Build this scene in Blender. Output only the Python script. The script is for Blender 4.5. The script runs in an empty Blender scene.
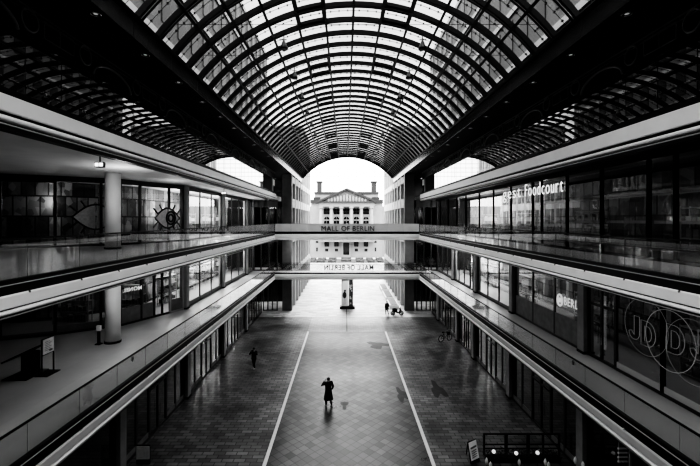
import bpy, bmesh, math, random
from mathutils import Vector, Matrix, Euler
random.seed(7)
C = bpy.context.scene.collection
F, VX, VY, H = 390.0, 345.0, 219.5, 11.5          # focal length in pixels, vanishing point, eye height
ORD = ('first second third fourth fifth sixth seventh eighth ninth tenth eleventh twelfth thirteenth fourteenth '
       'fifteenth sixteenth seventeenth eighteenth nineteenth twentieth').split()

def at(px, py, Y):
    return Vector(((px-VX)/F*Y, Y, H-(py-VY)/F*Y))
def onX(px, X):                                    # depth where a sight line meets the plane x = X
    return F*X/(px-VX)

# ------------------------------------------------------------------ materials
def new_mat(name):
    m = bpy.data.materials.new(name); m.use_nodes = True
    nt = m.node_tree
    for n in list(nt.nodes): nt.nodes.remove(n)
    return m, nt, nt.nodes.new('ShaderNodeOutputMaterial')
def g(v): return (v, v, v, 1)
def mat(name, v, rough=.6, metal=0, spec=.5, noise=0, nscale=4, emit=0, bump=0):
    m, nt, out = new_mat(name)
    b = nt.nodes.new('ShaderNodeBsdfPrincipled')
    b.inputs['Base Color'].default_value = g(v); b.inputs['Roughness'].default_value = rough
    b.inputs['Metallic'].default_value = metal; b.inputs['Specular IOR Level'].default_value = spec
    if noise or bump:
        tc = nt.nodes.new('ShaderNodeTexCoord'); n = nt.nodes.new('ShaderNodeTexNoise')
        n.inputs['Scale'].default_value = nscale; n.inputs['Detail'].default_value = 5
        nt.links.new(tc.outputs['Object'], n.inputs['Vector'])
        r = nt.nodes.new('ShaderNodeMapRange')
        r.inputs['From Min'].default_value = .3; r.inputs['From Max'].default_value = .7
        r.inputs['To Min'].default_value = v*(1-noise); r.inputs['To Max'].default_value = v*(1+noise)
        nt.links.new(n.outputs['Fac'], r.inputs['Value']); nt.links.new(r.outputs['Result'], b.inputs['Base Color'])
        if bump:
            bp = nt.nodes.new('ShaderNodeBump'); bp.inputs['Strength'].default_value = bump
            nt.links.new(n.outputs['Fac'], bp.inputs['Height']); nt.links.new(bp.outputs['Normal'], b.inputs['Normal'])
    if emit:
        b.inputs['Emission Color'].default_value = g(1); b.inputs['Emission Strength'].default_value = emit
    nt.links.new(b.outputs[0], out.inputs[0])
    return m
def glass(name, tint, base, edge, power=3., rough=0.0, wob=0):
    """clear pane: transmits tint, reflects base head-on rising to edge at grazing angles"""
    m, nt, out = new_mat(name)
    t = nt.nodes.new('ShaderNodeBsdfTransparent'); t.inputs[0].default_value = g(tint)
    gl = nt.nodes.new('ShaderNodeBsdfGlossy'); gl.inputs['Color'].default_value = g(1); gl.inputs['Roughness'].default_value = rough
    lw = nt.nodes.new('ShaderNodeLayerWeight'); lw.inputs['Blend'].default_value = .5
    pw = nt.nodes.new('ShaderNodeMath'); pw.operation = 'POWER'; pw.inputs[1].default_value = power
    mr = nt.nodes.new('ShaderNodeMapRange'); mr.inputs['To Min'].default_value = base; mr.inputs['To Max'].default_value = edge
    mx = nt.nodes.new('ShaderNodeMixShader')
    if wob:
        tc = nt.nodes.new('ShaderNodeTexCoord'); n = nt.nodes.new('ShaderNodeTexNoise'); n.inputs['Scale'].default_value = .55
        bp = nt.nodes.new('ShaderNodeBump'); bp.inputs['Strength'].default_value = wob; bp.inputs['Distance'].default_value = .05
        nt.links.new(tc.outputs['Object'], n.inputs['Vector']); nt.links.new(n.outputs['Fac'], bp.inputs['Height'])
        nt.links.new(bp.outputs['Normal'], gl.inputs['Normal'])
    nt.links.new(lw.outputs['Facing'], pw.inputs[0]); nt.links.new(pw.outputs[0], mr.inputs['Value'])
    nt.links.new(mr.outputs['Result'], mx.inputs[0]); nt.links.new(t.outputs[0], mx.inputs[1]); nt.links.new(gl.outputs[0], mx.inputs[2])
    nt.links.new(mx.outputs[0], out.inputs[0])
    return m
def paving(name, v, mort, bw, bh, rot, rough, patch=.35, offset=.5, msize=.02, var=.3, spec=.5):
    m, nt, out = new_mat(name)
    N, L = nt.nodes.new, nt.links.new
    b = N('ShaderNodeBsdfPrincipled'); tc = N('ShaderNodeTexCoord'); mp = N('ShaderNodeMapping')
    mp.inputs['Rotation'].default_value = (0, 0, rot)
    L(tc.outputs['Object'], mp.inputs['Vector'])
    br = N('ShaderNodeTexBrick'); br.offset = offset
    br.inputs['Scale'].default_value = 1; br.inputs['Brick Width'].default_value = bw; br.inputs['Row Height'].default_value = bh
    br.inputs['Mortar Size'].default_value = msize; br.inputs['Mortar Smooth'].default_value = .2
    br.inputs['Color1'].default_value = g(v*(1-var)); br.inputs['Color2'].default_value = g(v*(1+var)); br.inputs['Mortar'].default_value = g(mort)
    L(mp.outputs['Vector'], br.inputs['Vector'])
    n = N('ShaderNodeTexNoise'); n.inputs['Scale'].default_value = .35; n.inputs['Detail'].default_value = 6; n.inputs['Roughness'].default_value = .65
    L(tc.outputs['Object'], n.inputs['Vector'])
    mr = N('ShaderNodeMapRange'); mr.inputs['From Min'].default_value = .3; mr.inputs['From Max'].default_value = .7
    mr.inputs['To Min'].default_value = 1-patch; mr.inputs['To Max'].default_value = 1+patch
    L(n.outputs['Fac'], mr.inputs['Value'])
    mx = N('ShaderNodeMix'); mx.data_type = 'RGBA'; mx.blend_type = 'MULTIPLY'; mx.inputs[0].default_value = 1
    L(br.outputs['Color'], mx.inputs[6]); L(mr.outputs['Result'], mx.inputs[7]); L(mx.outputs[2], b.inputs['Base Color'])
    r2 = N('ShaderNodeMapRange'); r2.inputs['From Min'].default_value = .3; r2.inputs['From Max'].default_value = .7
    r2.inputs['To Min'].default_value = rough*.8; r2.inputs['To Max'].default_value = rough*1.25
    L(n.outputs['Fac'], r2.inputs['Value']); L(r2.outputs['Result'], b.inputs['Roughness'])
    # joints and darker stones shine less
    bs = N('ShaderNodeRGBToBW'); L(br.outputs['Color'], bs.inputs[0]); ms = N('ShaderNodeMapRange')
    ms.inputs['From Min'].default_value = mort; ms.inputs['From Max'].default_value = v*(1+var)
    ms.inputs['To Min'].default_value = spec*.62; ms.inputs['To Max'].default_value = spec*1.15
    L(bs.outputs[0], ms.inputs['Value']); L(ms.outputs['Result'], b.inputs['Specular IOR Level'])
    bp = N('ShaderNodeBump'); bp.inputs['Strength'].default_value = .25; bp.inputs['Distance'].default_value = .01
    bw_ = N('ShaderNodeRGBToBW'); L(br.outputs['Color'], bw_.inputs[0]); L(bw_.outputs[0], bp.inputs['Height']); L(bp.outputs['Normal'], b.inputs['Normal'])
    L(b.outputs[0], out.inputs[0])
    return m
M = {}
M['black'] = mat('black_steel', .004, .55, spec=.2)
M['rib'] = mat('dark_rib_steel', .003, .5, spec=.12)
M['ribtube'] = mat('grey_tube_steel', .02, .4, spec=.4)
M['soffit'] = mat('dark_soffit', .006, .7, spec=.15)
M['beamface'] = mat('beam_face', .014, .22, spec=.8)
M['frieze'] = mat('frieze_panel', .006, .6, spec=.2)
M['friezering'] = mat('frieze_moulding', .2, .5, spec=.4)
M['white'] = mat('white_fascia', .80, .45, noise=.04, nscale=1.5)
M['whitegloss'] = mat('white_bullnose', .85, .3)
M['ceil'] = mat('gallery_ceiling', .72, .7, noise=.06, nscale=1)
M['gfloor'] = paving('gallery_floor', .42, .36, 2.4, 1.2, math.pi/2, .38, patch=.14, msize=.006, var=.03)
M['plaza'] = paving('plaza_pavers', .085, .012, .56, .28, 0, .36, patch=.7, var=.42)
M['plazamid'] = paving('plaza_diamond_tiles', .040, .018, .42, .42, math.pi/4, .33, patch=.45, offset=0, var=.3, spec=.38, msize=.016)
M['street'] = paving('street_slabs', .42, .32, 1.0, .5, 0, .5, patch=.18, msize=.012)
M['strip'] = mat('pale_stone_strip', .62, .4, noise=.1, nscale=2)
M['stain'] = mat('wet_stain', .018, .5, spec=.24, noise=.5, nscale=3)
M['column'] = mat('column_plaster', .80, .55, noise=.05, nscale=1)
M['pillar'] = mat('grey_stone_pillar', .26, .5, noise=.15, nscale=2)
M['darkwall'] = mat('dark_wall', .012, .7)
M['shopwall'] = mat('shop_wall', .05, .8, noise=.4, nscale=.6)
M['frame'] = mat('shop_frame', .012, .4)
M['framelight'] = mat('pale_shop_frame', .35, .4)
M['kicklight'] = mat('pale_kick_panel', .45, .5)
M['kick'] = mat('kick_panel', .16, .5, noise=.2, nscale=3)
M['pane'] = glass('shop_glass', .72, .035, .95, 2.6)
M['rail'] = glass('balustrade_glass', .86, .06, .8, 3.0)
M['roofglass'] = glass('roof_glass', .31, .03, .22, 3.0)
M['mirror'] = None
M['frost'] = mat('frosted_panel', .55, .35, noise=.08, nscale=.8)
M['lampwhite'] = mat('lamp_face', .8, .4, emit=1.2)
M['lampdim'] = mat('downlight_face', .6, .4, emit=.10)
M['lampcase'] = mat('lamp_case', .02, .4)
M['letter'] = mat('black_letter', .01, .5)
M['lettermid'] = mat('reflection_faded_letter', .12, .5)
M['letterwhite'] = mat('white_letter', .7, .5, emit=.6)
M['neon'] = mat('thin_neon', .3, .5, emit=.05)
M['stone'] = mat('pale_sandstone', .17, .8, noise=.12, nscale=.5)
M['stonedark'] = mat('dark_stone', .012, .8, noise=.2, nscale=.7)  # darker stone tone for cornices, mouldings, sashes and towers
M['winglass'] = mat('dark_window_glass', .004, .15, spec=.3)
M['facade'] = mat('facade_plaster', .10, .7, noise=.1, nscale=.6)
M['pier'] = mat('facade_pier', .36, .6, noise=.1, nscale=1)
M['skin'] = mat('skin', .35, .6); M['coat'] = mat('dark_coat', .006, .75, noise=.3, nscale=9)
M['trousers'] = mat('dark_trousers', .012, .8); M['shoe'] = mat('pale_shoe', .6, .6); M['hair'] = mat('dark_hair', .008, .5)
M['greycloth'] = mat('grey_cloth', .16, .8)
M['leaf'] = mat('dark_foliage', .012, .7, noise=.6, nscale=6)
M['leafgrey'] = mat('clipped_foliage', .035, .9, noise=.5, nscale=2)
M['rubber'] = mat('rubber', .01, .7); M['chrome'] = mat('chrome', .5, .2, metal=1)
M['paper'] = mat('printed_sheet', .55, .6, noise=.15, nscale=8)
M['paperwhite'] = mat('white_sheet', .75, .6)

def mirror_mat():
    m, nt, out = new_mat('tinted_window_band')
    d = nt.nodes.new('ShaderNodeBsdfDiffuse'); d.inputs[0].default_value = g(.006)
    gl = nt.nodes.new('ShaderNodeBsdfGlossy'); gl.inputs['Roughness'].default_value = .0; gl.inputs['Color'].default_value = g(.95)
    lw = nt.nodes.new('ShaderNodeLayerWeight'); lw.inputs['Blend'].default_value = .5
    pw = nt.nodes.new('ShaderNodeMath'); pw.operation = 'POWER'; pw.inputs[1].default_value = 1.8
    mr = nt.nodes.new('ShaderNodeMapRange'); mr.inputs['To Min'].default_value = .12; mr.inputs['To Max'].default_value = 1.0
    mx = nt.nodes.new('ShaderNodeMixShader')
    nt.links.new(lw.outputs['Facing'], pw.inputs[0]); nt.links.new(pw.outputs[0], mr.inputs['Value'])
    nt.links.new(mr.outputs['Result'], mx.inputs[0]); nt.links.new(d.outputs[0], mx.inputs[1]); nt.links.new(gl.outputs[0], mx.inputs[2])
    nt.links.new(mx.outputs[0], out.inputs[0]); return m
M['mirror'] = mirror_mat()

# ------------------------------------------------------------------ mesh helpers (all in world coordinates)
M['pierdark'] = mat('dark_stone_pier', .07, .5, noise=.15, nscale=2)
M['panedark'] = glass('dark_shop_glass', .4, .02, .9, 3.6)
M['garden'] = mat('garden_ground', .05, .9, noise=.6, nscale=1.2)
M['globe'] = mat('globe_glass', .8, .3, emit=.35)
M['midpave'] = paving('daylit_pavers', .17, .1, .56, .28, 0, .38, patch=.4, var=.25)  # paler pavers stand in for daylight fading between street and plaza
M['band'] = mat('pale_band', .5, .6)
M['tympanum'] = mat('dark_tympanum', .06, .8, noise=.4, nscale=1.5)  # darker grey behind the pale relief
M['signglow'] = mat('glow_lettering', .6, .5, emit=.22)
M['facadewall'] = mat('upper_facade', .12, .7)
M['fasciashade'] = mat('shaded_white_fascia', .46, .45, noise=.05, nscale=1.5)  # white fascia painted darker to stand in for weaker light lower down
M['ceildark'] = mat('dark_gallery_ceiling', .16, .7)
ORG = {}
class MB:
    def __init__(s): s.bm = bmesh.new()
    def box(s, x0, x1, y0, y1, z0, z1, bev=0):
        r = bmesh.ops.create_cube(s.bm, size=1)
        for v in r['verts']:
            v.co = Vector(((x0+x1)/2+v.co.x*(x1-x0), (y0+y1)/2+v.co.y*(y1-y0), (z0+z1)/2+v.co.z*(z1-z0)))
        if bev:
            es = list({e for v in r['verts'] for e in v.link_edges})
            bmesh.ops.bevel(s.bm, geom=es, offset=bev, segments=2, profile=.5, affect='EDGES')
        return s
    def bar(s, a, b, w, h, up=(0, 0, 1), bev=0):
        a, b = Vector(a), Vector(b); d = b-a; L = d.length
        if L < 1e-6: return s
        z = d/L; u = Vector(up)
        if abs(z.dot(u)) > .99: u = Vector((1, 0, 0))
        x = u.cross(z).normalized(); y = z.cross(x)
        r = bmesh.ops.create_cube(s.bm, size=1)
        for v in r['verts']:
            v.co = a+d*.5+x*(v.co.x*w)+y*(v.co.y*h)+z*(v.co.z*L)
        return s
    def tube(s, pts, r, seg=8, cap=True, closed=False):
        pts = [Vector(p) for p in pts]; n = len(pts)
        rr = r if isinstance(r, (list, tuple)) else [r]*n
        rings = []; px = None
        for i, p in enumerate(pts):
            if closed: t = (pts[(i+1) % n]-pts[i-1])
            else: t = pts[min(i+1, n-1)]-pts[max(i-1, 0)]
            t = t.normalized() if t.length > 1e-9 else Vector((0, 0, 1))
            if px is None:
                u = Vector((0, 0, 1)) if abs(t.z) < .9 else Vector((1, 0, 0))
                px = u.cross(t).normalized()
            else:
                px = px-t*px.dot(t); px = px.normalized()
            py = t.cross(px)
            rings.append([s.bm.verts.new(p+(px*math.cos(2*math.pi*k/seg)+py*math.sin(2*math.pi*k/seg))*rr[i]) for k in range(seg)])
        rng = n if closed else n-1
        for i in range(rng):
            a, b = rings[i], rings[(i+1) % n]
            for k in range(seg): s.bm.faces.new((a[k], a[(k+1) % seg], b[(k+1) % seg], b[k]))
        if cap and not closed:
            s.bm.faces.new(rings[0][::-1]); s.bm.faces.new(rings[-1])
        return s
    def loft(s, rings, seg=16):
        """rings: (cx, cy, cz, rx, ry) ellipses in horizontal planes"""
        R = [[s.bm.verts.new((cx+rx*math.cos(2*math.pi*k/seg), cy+ry*math.sin(2*math.pi*k/seg), cz)) for k in range(seg)] for cx, cy, cz, rx, ry in rings]
        for a, b in zip(R, R[1:]):
            for k in range(seg): s.bm.faces.new((a[k], a[(k+1) % seg], b[(k+1) % seg], b[k]))
        s.bm.faces.new(R[0][::-1]); s.bm.faces.new(R[-1]); return s
    def extrude_y(s, prof, y0, y1):
        a = [s.bm.verts.new((x, y0, z)) for x, z in prof]; b = [s.bm.verts.new((x, y1, z)) for x, z in prof]
        n = len(prof)
        for k in range(n): s.bm.faces.new((a[k], a[(k+1) % n], b[(k+1) % n], b[k]))
        s.bm.faces.new(a[::-1]); s.bm.faces.new(b); return s
    def poly(s, pts, thick=None):
        v = [s.bm.verts.new(p) for p in pts]; f = s.bm.faces.new(v)
        if thick is not None:
            r = bmesh.ops.extrude_face_region(s.bm, geom=[f])
            for e in r['geom']:
                if isinstance(e, bmesh.types.BMVert): e.co += Vector(thick)
        return s
    def ball(s, c, rx, ry=None, rz=None, u=14, v=10):
        r = bmesh.ops.create_uvsphere(s.bm, u_segments=u, v_segments=v, radius=1)
        for w in r['verts']: w.co = Vector(c)+Vector((w.co.x*rx, w.co.y*(ry or rx), w.co.z*(rz or rx)))
        return s
    def build(s, name, m, parent=None, smooth=False, org=None):
        me = bpy.data.meshes.new(name)
        if parent is not None: o = ORG[parent.name]
        else: o = Vector(org) if org is not None else Vector((0, 0, 0))
        bmesh.ops.recalc_face_normals(s.bm, faces=s.bm.faces)
        for v in s.bm.verts: v.co -= o
        s.bm.to_mesh(me); s.bm.free()
        if smooth:
            for p in me.polygons: p.use_smooth = True
        me.materials.append(m)
        ob = bpy.data.objects.new(name, me); C.objects.link(ob)
        if parent is not None: ob.parent = parent
        else: ob.location = o
        ORG[ob.name] = o
        return ob
def tag(o, label, cat, group=None, kind=None):
    o['label'] = label; o['category'] = cat
    if group: o['group'] = group
    if kind: o['kind'] = kind
    return o
def thing(name, label, cat, loc, group=None, kind=None):
    o = bpy.data.objects.new(name, None); C.objects.link(o); o.location = loc; o.empty_display_size = .2
    ORG[o.name] = Vector(loc)
    return tag(o, label, cat, group, kind)
def struct_root(name, loc=(0, 0, 0)):
    o = bpy.data.objects.new(name, None); C.objects.link(o); o.location = loc; o['kind'] = 'structure'
    ORG[o.name] = Vector(loc); return o
def struct(mb, name, m, smooth=False):
    o = mb.build(name, m, None, smooth); o['kind'] = 'structure'; return o
def copy_tree(src, loc, label=None):
    r = src.copy(); C.objects.link(r); r.location = loc; ORG[r.name] = Vector(loc)
    if label: r['label'] = label
    for ch in list(src.children):
        c = ch.copy(); C.objects.link(c); c.parent = r; ORG[c.name] = Vector(loc)
        for gg in list(ch.children):
            d = gg.copy(); C.objects.link(d); d.parent = c; ORG[d.name] = Vector(loc)
    return r
NW = [0]; NT = [0]; ND = [0]
def wname(): NW[0] += 1; return 'window_%d' % NW[0]
def tname(): NT[0] += 1; return 'trim_%d' % NT[0]
def dname(): ND[0] += 1; return 'door_%d' % ND[0]

def text_mesh(ch, size, depth=.02, bold=0.0):
    cu = bpy.data.curves.new('lettering', 'FONT'); cu.body = ch; cu.size = size; cu.extrude = depth/2; cu.offset = bold
    cu.resolution_u = 4
    o = bpy.data.objects.new('lettering', cu); C.objects.link(o)
    dg = bpy.context.evaluated_depsgraph_get(); dg.update()
    me = bpy.data.meshes.new_from_object(o.evaluated_get(dg))
    bpy.data.objects.remove(o); bpy.data.curves.remove(cu)
    return me
def write(parent, text, start, direction, upv, height, total, m, depth=.03, bold=.0, track=.13, name='letter', mats=None):
    """letters one by one along direction, fitted to a total length"""
    d = Vector(direction).normalized(); u = Vector(upv).normalized(); n = d.cross(u)
    adv = []; meshes = []
    for ch in text:
        if ch == ' ': adv.append(.32); meshes.append(None); continue
        me = text_mesh(ch, 1.0, .02, bold)
        xs = [v.co.x for v in me.vertices]; ys = [v.co.y for v in me.vertices]
        adv.append(max(xs)-min(xs)+track)
        for v in me.vertices: v.co.x -= min(xs)
        meshes.append(me)
    sx = total/sum(adv); cur = 0; sy = height/.70
    out = []
    for i, (a, me) in enumerate(zip(adv, meshes)):
        if me is not None:
            for v in me.vertices:
                w = Vector(start)+d*((cur+v.co.x)*sx)+u*(v.co.y*sy)+n*(v.co.z*depth/.02)
                v.co = w-ORG[parent.name]
            mm = mats[i] if mats else m
            me.materials.clear(); me.materials.append(mm)
            me.update()
            o = bpy.data.objects.new(name, me); C.objects.link(o); o.parent = parent; ORG[o.name] = ORG[parent.name]
            out.append(o)
        cur += a
    return out

# ------------------------------------------------------------------ layout numbers
RL, RR = -8.45, 8.95                # edges of the galleries
ZU, ZL = 9.95, 5.05                 # gallery floors
YE = 47.0                           # far end of the galleries
Y0 = -4.5
BL, BR = -6.65, 7.45                # roof beams, inner faces
ZS, ZB = 17.25, 17.95               # soffit of the roof beams, top of the beams
WL, WR = -8.53, 9.40                # high window bands
YV0, YV1, RS = 12.45-1.33*10, 60.33, 1.33   # vault extent and rib spacing

# ------------------------------------------------------------------ floor
mb = MB(); mb.box(-30, -3.86, -5, 46.0, -.3, 0); mb.box(4.24, 30, -5, 46.0, -.3, 0);
struct(mb, 'floor', M['plaza'])
mb = MB(); mb.box(-3.86, 4.24, 40.0, 46.0, -.3, 0); struct(mb, 'floor', M['midpave'])
mb = MB(); mb.box(-3.69, 4.07, -5, 39.8, -.3, .0); struct(mb, 'floor', M['plazamid'])
for xa, xb in ((-3.86, -3.69), (4.07, 4.24)):
    mb = MB(); mb.box(xa, xb, -5, 40.0, -.3, .012); struct(mb, tname(), M['strip'])
mb = MB(); mb.box(-3.69, 4.07, 39.8, 40.0, -.3, .008); struct(mb, tname(), M['plaza'])
mb = MB(); mb.box(-90, 90, 46.0, 190, -.3, 0); struct(mb, 'floor', M['street'])
mb = MB(); mb.box(-10.5, 11.3, 104, 113.5, -.1, .02); struct(mb, 'floor', M['garden'])
mb = MB(); mb.box(.14, .24, 40, 50, -.02, .006); struct(mb, tname(), M['stain'])
def stain(c, pts):
    mb = MB(); mb.poly([(c[0]+x, c[1]+y, .002) for x, y in pts], (0, 0, .003))
    o = mb.build('stain', M['stain'], None, org=(c[0], c[1], 0)); return o
for i, (px, py, rx, ry, lab) in enumerate(((344.5, 405, .2, .55, 'dark wet stain on the diamond paving beside the person in the long coat'),
                                  (378, 345, .9, .9, 'long dark wet streak on the diamond paving at its far right corner'),
                                  (402, 395, .35, .9, 'small dark stain on the diamond paving close to the right stone line'),
                                  (438, 390, .45, 1.1, 'dark stain on the right-hand paving outside the stone line'))):
    p = at(px, py, F*H/(py-VY))
    pts = []
    for k in range(18):
        a = 2*math.pi*k/18; q = 1+.35*math.sin(3*a+i)+.2*math.sin(5*a+2*i)
        pts.append((rx*q*math.cos(a), ry*q*math.sin(a)))
    tag(stain((p.x, p.y), pts), lab, 'stain')

# ------------------------------------------------------------------ galleries: slabs, fascias, ceilings
def slab(side, ztop, zbot, edge, far):
    s = -1 if side == 'left' else 1
    mb = MB(); mb.box(min(edge-s*0.0, far), max(edge, far), Y0, 52.4, zbot+.1, ztop)
    return struct(mb, 'floor', M['gfloor'])
def under(edge, far, z, y1=52.4):
    mb = MB(); mb.box(min(edge, far), max(edge, far), Y0, y1, z, z+.08); return struct(mb, 'ceiling', M['ceil'])
def fascia(edge, s, zs, y0=Y0, y1=YE, m='white'):
    """white band + grooves + bullnose; s = +1 when the open side is toward +x.  zs = top, band bottom, nose top, nose bottom, lip bottom"""
    t, b, nt_, nb, lb = zs
    mb = MB(); prof = [(edge-s*.3, t), (edge+s*.02, t), (edge+s*.05, t-.03), (edge+s*.05, b+.02), (edge+s*.03, b), (edge-s*.3, b)]
    mb.extrude_y(prof, y0, y1); struct(mb, tname(), M[m])
    mb = MB(); mb.extrude_y([(edge-s*.3, b), (edge-s*.03, b), (edge-s*.03, lb), (edge-s*.3, lb)], y0, y1); struct(mb, tname(), M['black'])
    mb = MB(); prof = [(edge-s*.1, nt_)]
    for k in range(9):
        a = math.pi/2-math.pi*k/8
        prof.append((edge-s*.02+s*.09*math.cos(a), (nt_+nb)/2+(nt_-nb)/2*math.sin(a)))
    prof.append((edge-s*.1, nb))
    mb.extrude_y(prof, y0, y1); struct(mb, tname(), M['whitegloss'], True)
    mb = MB(); mb.extrude_y([(edge-s*.2, nb-.04), (edge-s*.0, nb-.04), (edge-s*.0, nb-.075), (edge-s*.2, nb-.075)], y0, y1); struct(mb, tname(), M['framelight'])
LF, RF = -24.0, 19.0
for edge, s, far, side in ((RL, 1, LF, 'left'), (RR, -1, RF, 'right')):
    mb = MB(); mb.box(min(edge-s*.1, far), max(edge-s*.1, far), Y0, 52.4, 9.2, ZU); struct(mb, 'floor', M['gfloor'])
    mb = MB(); mb.box(min(edge-s*.1, far), max(edge-s*.1, far), Y0, 52.4, 4.4, ZL); struct(mb, 'floor', M['gfloor'])
    mb = MB(); mb.box(min(edge-s*.25, far), max(edge-s*.25, far), Y0, 52.4, 9.0, 9.2); struct(mb, 'ceiling', M['ceil'])
    mb = MB(); mb.box(min(edge-s*.25, far), max(edge-s*.25, far), Y0, 52.4, 4.2, 4.4); struct(mb, 'ceiling', M['ceil'])
    fascia(edge, s, (9.60, 9.26, 9.22, 9.10, 9.0))
    fascia(edge, s, (4.76, 4.47, 4.43, 4.33, 4.2), m='fasciashade')
    # black channel that holds the glass, with a thin steel line
    for zt, zb in ((ZU+.03, 9.60), (ZL+.17, 4.76)):
        mb = MB(); mb.extrude_y([(edge-s*.12, zt), (edge+s*.03, zt), (edge+s*.03, zt-.08), (edge-s*.02, zt-.1), (edge-s*.02, zb), (edge-s*.12, zb)], Y0, YE); struct(mb, tname(), M['black'])
        mb = MB(); mb.tube([(edge+s*.02, Y0, zt-.13), (edge+s*.02, YE, zt-.13)], .018, 6); struct(mb, tname(), M['framelight'])
# gallery roofs with their fascias
GRL, GRR = -8.35, 9.1
fascia(GRL, 1, (14.58, 14.15, 14.07, 13.91, 13.72))
fascia(GRR, -1, (14.50, 14.02, 13.92, 13.78, 13.62))
mb = MB(); mb.box(LF, GRL-.25, Y0, 52.4, 13.95, 14.5); struct(mb, 'ceiling', M['ceil'])
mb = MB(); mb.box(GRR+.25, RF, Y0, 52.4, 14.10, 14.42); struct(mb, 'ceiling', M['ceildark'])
# walls closing the shops; unseen dark wall added behind the camera to cut near light
mb = MB(); mb.box(LF-.3, LF, -5, 52.4, 0, ZS); struct(mb, 'wall_left', M['shopwall'])
mb = MB(); mb.box(RF, RF+.3, -5, 52.4, 0, ZS); struct(mb, 'wall_right', M['shopwall'])
mb = MB(); mb.box(LF-.3, RF+.3, -5.4, -5, 0, 24); struct(mb, 'wall_blocker', M['darkwall'])
mb = MB(); mb.box(LF, -11.7, 50.2, 50.5, 0, ZS); struct(mb, 'wall_far', M['shopwall'])
mb = MB(); mb.box(11.8, RF, 50.2, 50.5, 0, ZS); struct(mb, 'wall_far', M['shopwall'])

# ------------------------------------------------------------------ high window bands with the frieze
def high_band(X, s, zb):
    r = struct_root(wname(), (X, 0, zb))
    ya, yb = Y0, 47.4
    n = 0; y = ya
    mb = MB()
    mb.box(min(X, X-s*.06), max(X, X-s*.06), ya, yb, zb+.25, 16.4); mb.build('glass', M['mirror'], r)
    mb = MB(); mb.box(min(X+s*.03, X-s*.2), max(X+s*.03, X-s*.2), ya, yb, zb-.1, zb+.25); mb.build('sill', M['black'], r)
    mb = MB()
    y = 10.4-1.33*6
    while y < yb:
        if y > ya: mb.box(min(X, X+s*.004), max(X, X+s*.004), y-.012, y+.012, zb+.25, 16.4)
        y += 1.33
    mb.build('mullion', M['black'], r)
    mb = MB(); mb.box(min(X+s*.01, X-s*.2), max(X+s*.01, X-s*.2), ya, yb, 16.4, ZS); mb.build('frieze', M['frieze'], r)
    y = 10.5-5.35
    while y < yb-5:
        for yc in (y, y+2.25):
            mb = MB(); mb.tube([(X+s*.04, yc+.29*math.cos(a*math.pi/12), 16.86+.29*math.sin(a*math.pi/12)) for a in range(24)], .035, 6, closed=True)
            mb.build('ring', M['friezering'], r, True)
        mb = MB(); mb.tube([(X+s*.04, y+3.8+1.15*math.cos(a*math.pi/14), 16.42+.52*math.sin(a*math.pi/14)) for a in range(15)], .05, 6)
        mb.build('arch_moulding', M['friezering'], r, True)
        mb = MB(); yc = y+1.125
        for dz in (16.62, 17.1): mb.bar((X+s*.03, yc-.6, dz), (X+s*.03, yc+.6, dz), .03, .03)
        for dy in (-.6, 0, .6): mb.bar((X+s*.03, yc+dy, 16.62), (X+s*.03, yc+dy, 17.1), .03, .03)
        mb.build('panel_moulding', M['friezering'], r)
        y += 5.35
    mb = MB(); mb.box(min(X+s*.05, X), max(X+s*.05, X), ya, yb, 17.17, 17.22); mb.box(min(X+s*.05, X), max(X+s*.05, X), ya, yb, 17.05, 17.07); mb.build('cornice', M['friezering'], r)
high_band(WL, 1, 14.56); high_band(WR, -1, 14.5)

# roof beams (box girders) with soffits
for xi, xo in ((BL, WL-1.2), (BR, WR+1.2)):
    s = 1 if xi < 0 else -1
    mb = MB(); mb.box(min(xi-s*.02, xo), max(xi-s*.02, xo), Y0, YV1, ZS, ZB-.02); struct(mb, 'ceiling', M['soffit'])
    mb = MB()
    mb.box(min(xi, xi-s*.02), max(xi, xi-s*.02), Y0, YV1, ZS-.02, ZB); struct(mb, tname(), M['beamface'])
    mb = MB()
    y = Y0+.8
    while y < YV1:
        mb.box(min(xi+s*.004, xi-s*.01), max(xi+s*.004, xi-s*.01), y-.008, y+.008, ZS-.02, ZB); y += 2.66
    struct(mb, tname(), M['black'])
# ------------------------------------------------------------------ glass vault
XC, HA, RISE = (BL+BR)/2, (BR-BL)/2, 3.38
RAD = (HA*HA+RISE*RISE)/(2*RISE); ZC = ZB+RISE-RAD; ANG = math.asin(HA/RAD)
def vp(t, r): return (XC+r*math.sin(t), ZC+r*math.cos(t))          # t = angle from the crown
vault = struct_root('ceiling', (XC, YV0, ZB))
def arc_bar(mb, y0, y1, r0, r1, a0=-ANG, a1=ANG, n=36):
    prev = None
    for k in range(n+1):
        t = a0+(a1-a0)*k/n
        xi, zi = vp(t, r0); xo, zo = vp(t, r1)
        vs = [mb.bm.verts.new(p) for p in ((xi, y0, zi), (xi, y1, zi), (xo, y1, zo), (xo, y0, zo))]
        if prev:
            for j in range(4): mb.bm.faces.new((prev[j], prev[(j+1) % 4], vs[(j+1) % 4], vs[j]))
        else: mb.bm.faces.new(vs[::-1])
        prev = vs
    mb.bm.faces.new(prev)
NR = int(round((YV1-YV0)/RS))+1
rib0 = None; tub0 = None
for i in range(NR):
    y = YV0+RS*i
    if rib0 is None:
        mb = MB(); arc_bar(mb, y-.055, y+.055, RAD-.09, RAD+.10); rib0 = mb.build('arch_rib', M['rib'], vault)
        mb = MB()
        mb.tube([(vp(-ANG+2*ANG*k/40, RAD+.0)[0], y+.26, vp(-ANG+2*ANG*k/40, RAD+.0)[1]) for k in range(41)], .045, 6)
        tub0 = mb.build('arch_tube', M['ribtube'], vault, True)
    else:
        for src in (rib0, tub0):
            if src is tub0 and i == NR-1: continue
            c = src.copy(); C.objects.link(c); c.parent = vault; c.location = (0, RS*i, 0)
NP = 12
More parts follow.
